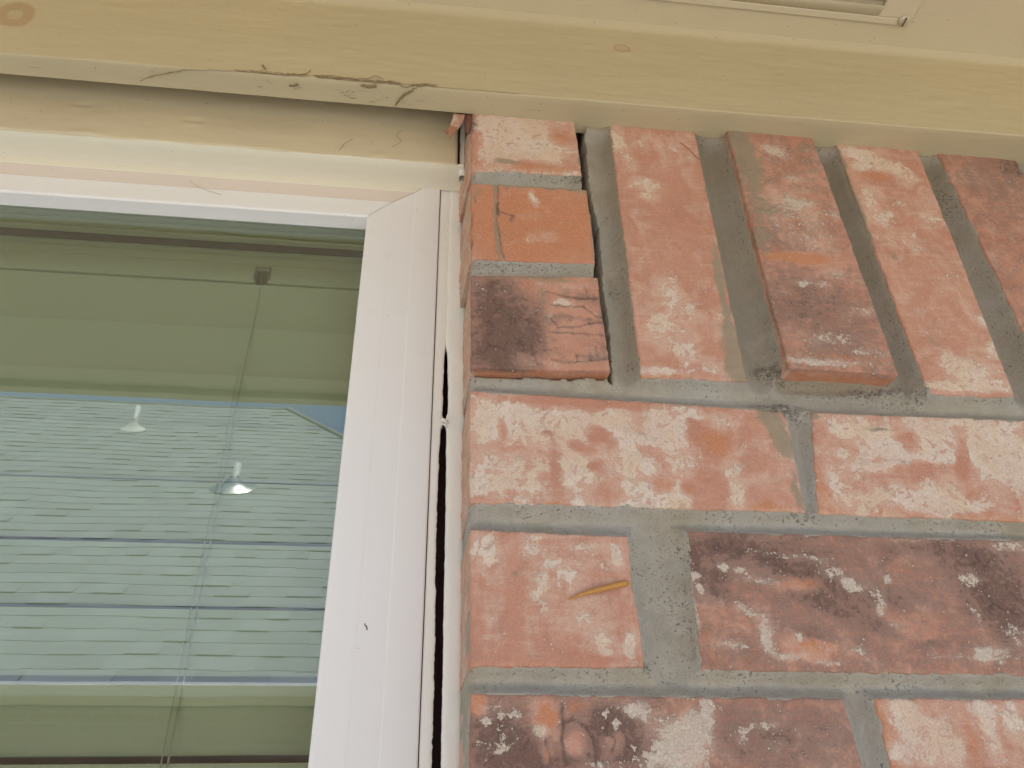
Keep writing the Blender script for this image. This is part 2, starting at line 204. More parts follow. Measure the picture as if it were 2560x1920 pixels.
# wear of each brick: lime crust 0, dark skin 1, mortar smear 2, orange 3 (mm on the wall); for mortar: pits 0, lumps 1
PAINT={'p1':[(0,'b',33.3,270.3,18.3,17.9,0.45,0),(0,'b',15.2,281.6,15.3,11.4,0.35,0),(0,'b',51.1,259.1,15.3,8.8,0.3,0),(0,'b',12.0,254.5,8.9,8.6,0.3,0),(0,'b',59.5,273.5,10.9,8.1,-0.6,0),(0,'b',38.6,246.9,26.9,4.3,-0.5,0),(0,'b',64.5,254.1,6.1,6.5,-0.4,0),(0,'b',0.1,266.2,4.2,26.4,-0.5,0),(3,'b',35.5,243.6,38.7,3.8,0.8,0),(3,'b',57.9,273.3,9.3,6.8,0.6,0),(3,'l',[(32.3,290.7),(32.7,270.2),(30.0,258.8)],2.18,0.7),(2,'b',22.3,247.2,8.3,3.4,0.9,0),(1,'b',-1.2,283.2,3.6,12.8,1.0,0)],'p2':[(3,'b',36.8,196.4,39.5,34.2,0.7,0),(1,'l',[(15.8,226.5),(16.3,215.7),(15.6,203.9),(17.2,198.3)],1.15,0.75),(1,'l',[(15.7,209.7),(15.2,194.3),(17.0,179.6),(17.6,170.6),(20.0,163.7)],1.42,0.7),(1,'l',[(16.7,203.6),(21.7,201.0),(26.2,199.9)],1.13,0.85),(1,'b',24.5,197.8,1.7,2.3,0.8,0),(2,'l',[(14.7,225.6),(13.8,198.0),(15.0,175.8),(16.8,165.2)],2.02,0.75),(1,'l',[(1.8,216.2),(2.4,208.4)],0.68,0.7),(1,'l',[(0.9,178.1),(-1.4,163.7)],1.08,0.8),(1,'l',[(0.2,200.4),(0.3,185.4)],0.56,0.7),(0,'b',38.2,213.6,2.9,3.6,0.75,0),(0,'b',37.0,219.8,2.3,3.2,0.6,0),(0,'b',39.7,200.5,10.0,9.6,0.3,0),(0,'b',46.1,184.1,9.8,4.4,0.45,20),(0,'b',34.8,181.2,3.3,5.1,0.45,0),(0,'l',[(0.7,163.5),(30.2,164.6),(71.3,165.6)],0.8,0.5),(2,'b',37.8,226.0,32.1,2.8,0.6,0),(2,'b',1.8,216.2,2.8,9.9,0.5,0),(2,'b',70.0,225.3,11.9,3.3,0.5,0)],'p3':[(1,'b',16.2,118.5,19.1,33.0,0.75,0),(1,'b',6.0,143.7,10.4,13.3,0.35,0),(1,'b',10.9,93.7,14.7,11.8,0.45,0),(1,'b',34.7,139.3,9.2,11.6,-0.25,0),(1,'b',25.8,97.6,6.2,6.0,-0.3,0),(1,'l',[(42.2,141.2),(51.9,138.6),(59.8,137.8),(71.8,138.7)],1.33,0.5),(1,'l',[(44.9,132.1),(51.4,131.3),(63.9,132.2)],1.32,0.5),(1,'l',[(44.5,122.4),(48.1,116.9),(59.8,118.3),(72.3,122.4)],1.3,0.5),(1,'l',[(45.3,113.6),(62.0,113.4),(72.3,112.9)],1.29,0.5),(1,'l',[(43.2,95.7),(49.3,94.0),(58.2,94.8),(73.6,97.6)],1.26,0.5),(1,'l',[(62.8,132.1),(69.4,125.4),(73.4,125.7)],1.33,0.5),(1,'b',33.6,107.2,10.1,9.2,0.3,0),(1,'b',36.7,123.1,5.2,12.8,0.25,0),(1,'b',65.1,138.2,12.1,3.0,0.4,0),(1,'b',60.1,123.1,15.8,2.2,0.35,0),(1,'b',64.8,98.5,10.2,2.4,0.35,0),(1,'b',21.1,112.6,16.4,27.9,0.35,0),(1,'b',72.3,112.9,2.4,18.9,0.3,0),(1,'l',[(25.8,136.9),(34.5,132.6)],1.31,0.32),(1,'l',[(24.4,122.2),(34.0,119.7)],1.28,0.32),(1,'l',[(64.4,146.6),(66.5,138.3)],1.35,0.32),(1,'l',[(69.4,141.9),(69.8,136.9)],1.35,0.32),(1,'l',[(65.5,125.1),(66.0,118.1)],1.32,0.32),(1,'l',[(67.8,104.8),(68.6,98.8)],1.29,0.32),(1,'l',[(64.2,101.5),(64.3,96.4)],1.28,0.32),(1,'l',[(73.2,142.2),(73.2,128.9)],1.35,0.32),(1,'l',[(57.2,99.6),(57.5,95.4)],1.27,0.32),(1,'l',[(9.1,134.0),(10.0,99.6)],1.29,0.32),(1,'l',[(17.6,131.4),(17.8,91.2)],1.29,0.32),(1,'l',[(31.1,107.1),(35.5,92.3)],1.26,0.32),(1,'l',[(21.2,118.8),(25.9,100.6),(33.3,98.1)],1.28,0.32),(0,'b',8.6,137.3,3.1,8.2,0.35,0),(0,'b',17.8,140.6,4.2,4.6,0.35,0),(0,'b',2.1,141.7,2.6,6.6,0.3,0),(0,'b',50.3,133.8,5.8,2.6,0.75,0),(0,'b',43.2,123.6,2.6,4.5,0.4,0),(0,'b',54.9,145.9,18.8,3.4,0.25,0),(0,'b',33.1,92.7,14.9,1.8,0.3,0),(2,'b',35.1,150.4,37.4,2.0,0.55,0),(2,'b',40.4,136.4,2.6,8.6,0.5,0),(3,'b',25.5,87.0,34.4,1.5,0.9,0)],'s1':[(0,'b',95.7,277.9,5.7,11.5,0.5,0),(0,'b',117.6,275.9,19.3,10.1,0.28,0),(0,'b',111.4,235.9,9.2,5.1,0.6,0),(0,'b',111.7,225.6,6.7,4.1,0.5,0),(0,'b',102.9,256.4,4.7,13.2,0.3,0),(0,'b',142.3,269.8,7.1,18.3,0.25,0),(0,'b',116.0,145.4,8.4,15.5,0.45,0),(0,'b',107.1,118.3,10.7,9.6,0.42,0),(0,'b',118.7,106.5,8.0,8.8,0.42,0),(0,'b',143.5,127.3,6.1,13.3,0.35,0),(0,'b',101.3,93.2,15.6,3.0,0.55,0),(0,'b',133.2,98.1,9.3,4.9,0.4,0),(0,'b',105.6,128.0,6.8,6.6,0.4,0),(0,'b',99.8,172.3,4.6,9.1,0.25,0),(0,'b',128.0,132.8,5.5,6.7,0.3,0),(2,'b',147.0,147.8,2.8,20.9,0.75,0),(2,'b',146.9,108.3,6.5,19.0,0.95,0),(2,'b',148.4,176.5,2.9,22.4,0.55,0),(2,'b',148.7,96.0,8.0,6.1,0.7,0),(2,'b',89.3,225.3,2.1,37.0,0.7,0),(2,'b',91.3,186.4,1.7,30.1,0.6,0),(2,'b',89.1,150.2,2.2,20.7,0.6,0),(3,'b',125.7,174.6,17.4,29.6,0.3,0),(3,'b',95.7,89.3,28.3,1.8,0.6,0),(0,'b',127.4,197.3,14.9,35.0,-0.2,0)],'s2':[(1,'b',193.2,151.3,26.4,16.0,0.25,0),(1,'b',205.7,131.6,31.8,17.0,0.3,0),(1,'b',214.9,112.5,25.6,9.8,0.15,0),(1,'b',183.3,187.0,12.2,15.4,0.15,0),(1,'b',197.7,211.8,18.9,16.3,0.1,0),(2,'b',183.9,243.6,9.7,48.0,0.6,0),(2,'b',180.9,269.8,6.6,23.0,0.5,0),(2,'b',178.8,194.3,5.5,11.7,0.35,0),(2,'b',180.1,283.5,6.7,9.5,0.45,0),(2,'b',225.6,279.6,5.5,5.7,0.6,0),(0,'b',203.0,274.6,9.4,4.7,0.7,-25),(0,'b',214.9,247.0,9.9,3.5,0.35,0),(0,'b',201.3,228.5,19.3,10.6,0.35,0),(0,'b',214.5,217.5,12.8,10.4,0.35,0),(0,'b',215.0,193.7,12.5,11.8,0.35,0),(0,'b',192.8,203.4,12.4,12.0,0.25,0),(0,'b',232.7,215.2,4.5,5.8,0.3,0),(0,'b',184.4,150.7,3.5,2.8,0.5,0),(0,'b',220.6,167.8,6.1,3.7,0.4,0),(0,'b',197.8,158.8,4.2,2.9,0.6,0),(0,'b',210.8,158.0,4.2,2.9,0.5,0),(0,'b',233.9,140.4,8.9,4.9,0.4,0),(0,'b',202.4,118.2,17.0,4.6,0.45,0),(0,'b',225.3,110.0,17.1,3.2,0.35,0),(0,'b',195.6,101.8,24.9,2.2,0.6,0),(3,'b',199.3,178.2,22.8,4.2,1.1,0),(3,'b',207.8,258.5,15.0,6.3,0.5,0),(3,'b',202.3,107.0,16.8,2.6,0.9,0),(3,'b',203.1,99.2,36.1,1.9,0.6,0),(0,'b',199.1,177.1,24.3,4.5,-0.5,0),(1,'b',199.2,177.9,24.3,3.8,-0.6,0)],'s3':[(0,'b',267.3,284.4,14.1,6.8,0.55,0),(0,'b',280.8,272.0,17.5,10.4,0.45,0),(0,'b',298.3,262.6,10.5,6.5,0.45,0),(0,'b',265.2,252.3,6.8,27.1,0.25,0),(0,'b',265.2,218.3,9.9,25.2,0.25,0),(0,'b',299.8,225.8,13.5,8.6,0.35,0),(0,'b',279.8,203.5,9.8,8.2,0.25,0),(0,'b',278.1,106.8,10.2,9.8,0.55,0),(0,'b',291.6,104.4,11.8,7.2,0.5,0),(0,'b',267.9,93.6,14.3,3.1,0.6,0),(0,'b',308.4,118.4,6.0,6.8,0.45,0),(0,'b',296.7,95.2,14.6,3.8,0.45,0),(0,'b',310.2,138.9,6.2,5.0,0.4,0),(0,'b',281.1,91.2,28.8,1.9,0.5,0),(0,'b',277.4,260.3,13.8,5.5,-0.7,0),(3,'b',277.8,261.7,13.9,4.6,0.7,0),(3,'b',292.0,90.3,17.3,2.5,0.5,0),(3,'b',273.4,153.8,18.5,32.8,0.2,0),(2,'b',253.2,275.8,2.8,18.9,0.8,0),(2,'b',253.0,238.0,3.0,21.9,0.7,0),(2,'b',253.0,209.0,2.9,16.4,0.6,0),(2,'b',265.8,188.5,2.2,3.2,0.8,0),(2,'b',269.0,122.5,8.9,4.1,0.35,0),(2,'b',261.7,109.0,7.3,3.3,0.35,0),(2,'b',251.1,191.1,2.9,19.7,0.5,0)],'s4':[(1,'b',363.5,262.8,32.7,28.3,0.22,0),(1,'b',389.6,284.3,15.0,9.9,0.5,0),(0,'b',358.1,266.8,21.8,9.5,0.15,0),(0,'b',336.8,192.6,13.3,16.2,0.1,0),(3,'b',332.3,282.5,4.4,10.7,1.0,0),(3,'b',327.7,259.0,3.5,18.6,0.5,0),(3,'b',339.9,200.8,13.5,24.7,0.4,0)],'r3a':[(0,'b',20.1,60.3,26.0,10.8,0.28,0),(0,'b',14.9,24.1,22.4,14.6,0.32,0),(0,'b',8.3,54.4,7.0,15.9,0.2,0),(0,'b',27.2,60.7,11.9,9.5,0.2,0),(0,'b',55.4,53.9,16.8,10.7,0.45,0),(0,'b',49.5,35.4,11.6,10.2,0.5,0),(0,'b',75.4,63.0,12.3,8.3,0.3,0),(0,'b',91.4,52.9,14.7,13.5,0.4,0),(0,'b',104.4,58.9,12.4,11.0,0.45,0),(0,'b',125.3,65.5,15.2,8.5,0.25,0),(0,'b',84.8,36.8,14.3,7.7,0.35,0),(0,'b',108.0,32.5,12.0,10.3,0.35,0),(0,'b',99.0,18.4,12.9,7.4,0.5,0),(0,'b',75.9,18.9,6.9,6.1,0.3,0),(0,'b',130.7,38.6,9.8,15.8,0.35,0),(0,'b',129.9,20.7,7.2,8.7,0.35,0),(0,'b',55.6,23.1,6.9,6.2,0.35,0),(0,'b',150.1,50.1,5.1,5.4,0.3,0),(0,'b',150.8,29.0,6.1,6.4,0.3,0),(0,'b',55.0,14.5,9.1,1.9,0.3,0),(0,'b',46.3,61.6,14.4,5.5,0.25,0),(0,'b',64.9,53.0,6.7,4.8,-0.8,0),(0,'b',52.5,46.3,3.8,2.6,-0.7,0),(0,'b',71.5,46.6,2.9,2.6,-0.6,0),(0,'b',58.2,42.9,6.1,2.6,-0.7,0),(0,'b',62.2,34.6,3.7,2.5,-0.7,0),(0,'b',68.8,71.0,22.2,3.9,-0.75,0),(0,'b',37.1,70.0,16.9,3.3,-0.5,0),(0,'b',118.5,54.1,6.5,7.1,-0.75,0),(0,'b',117.2,61.7,4.5,2.2,-0.7,0),(0,'b',131.3,71.4,10.3,4.0,-0.5,0),(0,'b',127.6,49.1,8.5,9.2,-0.7,0),(0,'b',109.1,23.5,3.8,4.5,-0.9,0),(0,'b',121.0,24.1,8.1,12.6,-0.95,0),(0,'b',148.0,39.3,9.9,15.9,-0.4,0),(0,'b',149.2,21.3,9.7,6.3,-0.5,0),(0,'b',42.4,32.5,3.2,15.1,-0.55,0),(0,'b',66.7,18.5,9.2,4.9,-0.6,0),(0,'b',87.0,56.7,5.9,8.2,-0.45,0),(0,'b',90.3,43.5,7.2,3.7,-0.5,0),(0,'b',96.7,37.2,5.8,4.7,-0.4,0),(0,'b',17.5,43.0,11.5,2.1,-0.45,0),(0,'b',16.5,52.1,1.9,5.8,-0.6,0),(0,'b',38.7,51.8,3.3,2.7,-0.7,-30),(0,'b',95.1,25.0,5.7,5.0,-0.6,0),(0,'b',158.6,67.1,13.0,4.0,-0.35,0),(0,'b',144.1,58.0,6.4,3.3,-0.3,0),(3,'b',127.8,50.4,8.7,9.5,0.8,0),(3,'b',97.6,25.8,7.1,5.0,0.7,0),(3,'b',78.4,68.7,19.8,4.2,0.4,0),(3,'b',42.3,30.0,3.2,15.0,0.25,0),(3,'b',90.8,47.5,7.3,8.0,0.3,0),(3,'b',147.8,14.3,14.4,2.0,0.8,0),(3,'b',30.2,12.5,31.1,1.2,0.7,0),(3,'b',148.4,17.6,3.9,6.2,0.5,0),(3,'b',109.1,23.5,3.8,4.5,0.5,0),(2,'b',158.3,65.7,6.7,4.6,0.8,0),(2,'b',161.7,57.4,5.1,8.4,0.95,0),(2,'b',164.7,48.0,3.6,6.5,0.7,0),(2,'b',163.6,20.6,2.4,5.5,0.8,0),(2,'b',164.9,32.1,1.5,10.4,0.4,0),(2,'b',156.9,71.3,5.2,2.9,0.5,0)],'r3b':[(0,'b',193.9,63.1,2.6,5.1,0.4,0),(0,'b',215.4,55.7,15.9,7.3,0.55,-35),(0,'b',215.2,46.0,13.1,5.5,0.3,0),(0,'b',208.0,39.0,10.3,3.2,0.45,0),(0,'b',224.8,43.7,10.5,2.2,0.5,12),(0,'b',237.1,66.6,13.6,11.7,0.25,0),(0,'b',250.1,57.2,12.2,11.4,0.45,0),(0,'b',246.8,47.3,8.0,4.4,0.5,0),(0,'b',279.1,55.7,19.2,17.2,0.5,0),(0,'b',288.4,44.9,16.3,13.9,0.45,0),(0,'b',208.2,22.1,11.3,3.6,0.5,0),(0,'b',223.0,21.3,7.6,4.1,0.4,0),(0,'b',240.1,27.0,12.9,5.8,0.45,0),(0,'b',247.7,19.5,12.9,5.1,0.5,0),(0,'b',231.1,15.2,10.1,2.5,0.4,0),(0,'b',185.6,30.3,3.5,10.4,0.35,0),(0,'b',192.8,20.3,5.0,8.9,0.35,0),(0,'b',305.5,74.3,14.3,7.6,0.2,0),(0,'b',200.3,57.8,5.3,5.1,0.35,0),(0,'b',194.8,46.5,4.6,2.7,0.35,0),(0,'b',219.0,28.9,3.1,3.7,0.4,0),(0,'b',273.9,71.3,8.4,6.0,0.25,0),(0,'b',234.4,57.9,6.7,6.3,-0.5,0),(0,'b',215.3,42.0,5.2,2.7,-0.4,0),(0,'b',239.3,40.2,13.2,2.7,-0.4,0),(0,'b',263.4,49.4,4.3,19.6,-0.5,-15),(0,'b',227.1,34.4,13.0,4.3,-0.35,0),(3,'b',180.8,21.1,7.4,10.2,0.8,0),(3,'b',204.8,55.2,7.9,7.3,0.5,0),(3,'b',265.6,70.9,5.0,8.9,0.5,0),(3,'b',195.2,38.5,5.1,5.3,0.5,0),(3,'b',200.7,13.0,22.3,1.7,0.9,0),(3,'b',268.1,12.5,15.5,2.0,0.9,0),(3,'b',241.3,71.1,16.4,4.1,0.2,0),(3,'b',259.2,30.3,4.2,13.3,0.4,-20),(3,'b',273.6,20.4,10.5,5.2,0.3,0),(2,'b',218.3,61.4,5.3,1.4,0.75,0),(2,'b',224.4,42.3,11.8,1.1,0.4,0),(2,'b',185.2,69.8,2.6,4.1,0.8,0)],'r4a':[(0,'b',6.0,-8.8,6.4,6.6,0.55,0),(0,'b',29.4,-10.5,10.7,3.1,0.3,0),(0,'b',62.2,-7.4,11.0,2.7,0.3,0),(0,'b',68.2,-14.0,3.1,4.0,0.5,0),(0,'b',8.1,-19.7,2.5,8.6,0.3,0),(0,'b',42.1,-15.7,12.9,2.6,0.3,0),(0,'b',34.8,-33.9,12.5,4.1,0.22,0),(0,'b',41.6,-23.3,10.6,6.4,0.25,0),(0,'b',56.7,-47.9,4.5,6.0,0.4,35),(0,'b',60.1,-55.7,2.0,1.9,0.5,0),(0,'b',65.4,-43.7,5.2,2.8,0.3,0),(0,'b',70.6,-53.7,2.9,6.9,0.4,0),(0,'b',26.2,-42.2,2.9,8.0,0.25,0),(0,'b',10.0,-40.4,2.8,10.0,0.2,0),(0,'b',44.6,-44.0,8.2,6.0,0.2,0),(0,'b',38.4,-3.5,13.1,1.4,0.3,0),(0,'b',20.7,-34.2,4.1,28.8,-0.5,0),(0,'b',27.7,-58.9,31.8,2.7,-0.3,0),(0,'b',67.8,-39.6,5.3,6.2,-0.3,0),(0,'b',51.4,-4.3,17.6,1.4,-0.3,0),(1,'b',21.0,-21.1,1.9,3.0,0.38,0),(3,'b',21.9,-12.8,5.1,6.6,0.35,0),(3,'b',71.2,-4.9,6.7,3.2,0.3,0),(3,'b',27.6,-61.1,35.7,0.6,0.5,0),(2,'b',74.0,-24.8,1.3,12.9,0.6,0)],'r4b':[(1,'b',145.9,-16.8,59.7,22.5,0.18,0),(1,'b',134.4,-5.6,27.8,5.1,0.2,0),(1,'b',165.6,-20.8,37.0,4.9,0.4,-20),(1,'b',173.2,-36.0,27.2,4.7,0.4,-25),(1,'b',117.9,-8.3,9.1,4.1,0.4,0),(1,'b',113.4,-21.9,6.7,6.6,0.35,0),(1,'b',255.1,-21.4,22.0,20.7,0.45,0),(1,'b',236.5,-5.4,14.8,7.2,0.3,0),(1,'b',207.3,-29.0,11.7,5.5,0.35,0),(1,'b',214.9,-4.8,12.2,3.3,0.25,0),(1,'b',249.7,-9.9,3.5,4.7,0.5,0),(1,'b',253.9,-37.0,14.3,13.1,0.3,0),(1,'b',124.9,-32.5,13.3,3.0,0.25,-25),(1,'b',149.2,-42.7,15.5,2.9,0.3,-20),(1,'b',214.3,-50.3,11.4,1.7,0.3,0),(1,'b',105.9,-13.1,2.2,13.5,0.4,0),(1,'b',114.9,-39.0,15.2,8.3,-0.2,0),(1,'b',153.4,-52.9,13.1,4.4,-0.5,0),(1,'b',153.4,-24.4,11.4,3.1,-0.7,0),(1,'b',209.2,-37.7,16.2,10.8,-0.25,0),(1,'b',135.1,-36.6,11.1,4.2,-0.3,-20),(1,'b',221.2,-15.2,9.7,6.9,-0.15,0),(3,'b',156.0,-22.8,12.6,2.7,0.9,-8),(3,'b',158.0,-51.9,15.4,4.1,0.7,-8),(3,'b',108.5,-45.2,6.4,5.1,0.6,0),(3,'b',111.8,-57.3,14.8,3.1,0.6,0),(3,'b',115.8,-7.2,4.6,2.3,0.5,0),(3,'b',113.8,-32.7,6.6,1.7,0.5,0),(3,'b',227.7,-17.3,7.2,6.9,0.4,0),(0,'b',135.8,-21.9,10.2,1.8,0.5,0),(0,'b',118.9,-16.2,3.2,1.8,0.75,0),(0,'b',127.5,-18.3,3.2,1.8,0.7,0),(0,'b',104.5,-22.0,3.1,2.6,0.9,0),(0,'b',107.0,-27.4,1.8,2.6,0.8,0),(0,'b',178.6,-23.9,3.2,2.7,0.8,0),(0,'b',173.1,-18.4,9.3,3.6,0.45,0),(0,'b',183.0,-25.0,4.6,2.7,0.6,0),(0,'b',193.3,-29.2,3.7,4.8,0.6,0),(0,'b',199.5,-20.2,2.4,2.7,0.6,0),(0,'b',125.6,-34.6,6.6,3.0,0.5,-20),(0,'b',133.8,-42.9,4.8,6.2,0.5,0),(0,'b',134.3,-51.1,3.0,6.1,0.5,0),(0,'b',117.1,-51.2,7.5,2.0,0.5,0),(0,'b',191.4,-35.8,2.3,2.6,0.6,0),(0,'b',242.6,-19.3,5.3,3.2,0.75,0),(0,'b',149.1,-47.9,1.8,1.2,0.8,0),(0,'b',160.7,-58.9,8.7,1.2,0.5,0),(0,'b',196.4,-42.1,3.2,1.3,0.4,0),(0,'b',144.0,-56.0,6.5,1.6,0.5,0),(0,'b',219.0,-56.4,13.6,1.6,0.3,0),(0,'b',239.6,-37.2,2.8,6.5,0.4,0),(0,'b',242.6,-54.2,9.2,4.1,0.5,0),(0,'b',257.6,-45.6,7.1,6.4,0.4,0),(0,'b',269.9,-2.2,10.1,3.4,0.5,0),(0,'b',102.3,-32.8,1.1,16.9,0.55,0),(0,'b',226.1,0.0,17.3,1.0,0.5,0),(0,'b',156.7,-9.7,28.0,1.4,0.35,-4),(0,'b',174.9,-54.8,4.4,2.4,0.4,0),(0,'b',234.9,-56.3,4.6,3.3,0.6,0)],'r5a':[(1,'b',9.7,-90.5,11.2,15.3,0.55,0),(1,'b',20.8,-93.9,11.2,10.1,0.5,0),(1,'b',55.1,-90.7,17.3,12.1,0.5,0),(1,'b',46.4,-78.3,11.7,2.9,0.35,0),(1,'b',61.8,-81.9,7.9,4.5,0.4,0),(1,'b',70.2,-94.2,7.7,6.9,0.4,0),(1,'b',35.6,-99.1,11.2,3.3,0.4,0),(1,'b',114.7,-87.3,12.1,10.7,0.2,0),(1,'b',134.2,-91.0,24.4,8.9,0.32,0),(1,'b',152.8,-81.9,8.3,3.7,0.2,0),(1,'l',[(39.1,-76.5),(39.5,-83.6),(38.7,-90.6),(39.7,-99.1)],0.97,0.6),(1,'l',[(39.5,-83.6),(44.2,-82.7),(49.4,-85.8),(52.3,-90.7),(52.5,-99.2)],0.96,0.6),(1,'l',[(49.4,-85.8),(57.6,-84.5),(64.3,-86.3)],0.97,0.6),(1,'l',[(57.4,-87.2),(60.9,-90.7),(58.5,-95.8)],0.97,0.6),(1,'l',[(64.3,-86.3),(66.6,-92.4),(64.1,-97.6)],0.98,0.6),(1,'l',[(32.2,-90.6),(33.7,-99.1)],0.95,0.6),(1,'b',5.0,-77.4,3.4,3.9,-0.9,0),(1,'b',32.6,-81.8,4.2,7.1,-0.9,0),(1,'b',32.0,-95.7,2.3,3.4,-0.8,0),(1,'b',44.6,-90.6,5.0,6.0,-0.75,-30),(1,'b',60.5,-91.6,4.6,3.8,-0.6,0),(1,'b',44.4,-78.3,5.9,2.9,-0.6,0),(3,'b',5.0,-77.4,3.4,3.9,0.9,0),(3,'b',32.7,-81.0,3.9,6.2,0.9,0),(3,'b',32.0,-95.7,2.3,3.4,0.8,0),(3,'b',45.5,-77.4,4.9,2.9,0.9,0),(3,'b',104.8,-97.8,7.9,3.4,0.5,0),(3,'b',126.3,-80.1,6.2,2.9,0.3,0),(3,'b',92.0,-78.2,8.1,2.9,0.3,0),(0,'b',94.7,-87.3,9.0,10.6,0.6,0),(0,'b',84.5,-89.0,9.9,5.3,0.5,0),(0,'b',77.6,-97.7,11.6,5.1,0.45,0),(0,'b',87.2,-97.7,11.7,5.1,0.4,0),(0,'b',102.1,-78.2,2.4,5.5,0.5,0),(0,'b',11.7,-80.1,7.6,4.4,0.35,0),(0,'b',6.0,-90.5,3.3,1.7,0.5,0),(0,'b',15.3,-88.8,3.8,3.4,0.45,0),(0,'b',30.5,-87.1,3.8,2.4,0.55,0),(0,'b',13.4,-93.9,4.5,2.0,0.65,0),(0,'b',66.1,-78.3,7.9,2.5,0.35,0),(0,'b',61.5,-84.5,1.6,2.1,0.9,0),(0,'b',58.0,-80.1,1.2,1.1,0.7,0),(0,'b',70.0,-78.3,4.0,2.5,0.5,0),(0,'b',54.4,-100.1,7.6,1.7,0.5,0),(0,'b',125.2,-85.5,12.2,2.2,0.5,0),(0,'b',114.4,-89.1,4.0,2.5,0.6,0),(0,'b',129.8,-92.7,4.0,1.8,0.5,0),(0,'b',75.7,-81.0,6.0,2.5,0.4,0),(0,'b',21.1,-82.7,3.8,5.3,0.3,0),(0,'b',7.9,-83.6,1.9,1.4,0.6,0),(0,'b',151.9,-85.6,10.4,5.5,0.15,0)],'r5b':[(0,'b',190.2,-83.8,12.8,7.4,0.55,0),(0,'b',199.1,-89.4,10.6,5.5,0.5,0),(0,'b',191.9,-98.4,12.5,3.5,0.3,0),(0,'b',226.8,-78.2,6.6,5.7,0.5,0),(0,'b',227.7,-87.6,3.0,9.3,0.6,0),(0,'b',240.1,-83.9,4.4,9.4,0.4,0),(0,'b',180.5,-94.7,4.2,3.6,0.5,0),(0,'b',207.9,-94.9,10.6,5.4,0.3,0),(0,'b',188.7,-78.2,4.3,4.7,0.4,0),(0,'b',177.5,-87.5,5.0,16.4,-0.3,0),(0,'b',217.7,-91.3,3.9,10.9,-0.4,0),(3,'b',177.5,-87.5,5.5,16.4,0.7,0),(3,'b',218.3,-89.4,3.4,11.0,0.5,0),(3,'b',191.9,-98.4,8.3,3.5,0.3,0),(3,'b',239.4,-80.1,4.4,3.8,0.3,0)],'mortar':[(0,'b',83.9,152.6,3.3,7.6,0.8,0),(0,'b',168.4,98.7,7.1,6.8,0.9,0),(1,'b',168.2,97.7,6.0,5.6,4.5,0),(0,'b',156.9,71.3,6.3,4.6,0.8,0),(1,'b',156.9,71.3,5.2,3.5,3,0),(0,'b',171.3,72.0,8.9,4.6,0.9,0),(1,'b',171.5,72.9,7.9,3.5,4.5,0),(0,'b',226.6,85.2,16.6,6.1,0.5,0),(1,'b',235.6,88.1,16.7,4.9,3.5,0),(0,'b',247.8,83.3,8.4,7.6,0.5,0),(0,'b',157.5,285.4,6.7,6.6,0.6,0),(0,'b',76.9,-61.4,1.6,1.5,1.0,0),(0,'b',93.2,-24.4,15.4,26.0,0.14,0),(0,'b',214.1,89.1,30.3,3.1,0.45,0),(1,'b',164.5,122.2,3.9,16.5,2.0,0),(0,'b',238.8,285.8,6.3,6.7,0.7,0),(0,'b',324.7,245.4,4.2,13.5,0.6,0),(0,'b',166.4,12.0,7.3,3.0,0.45,0),(0,'b',66.6,240.3,4.8,5.1,0.6,0),(0,'b',38.2,237.2,35.5,3.3,0.35,0),(0,'b',35.5,161.5,35.2,2.8,0.35,0),(0,'b',-2.6,5.6,3.0,9.2,0.4,0)]}


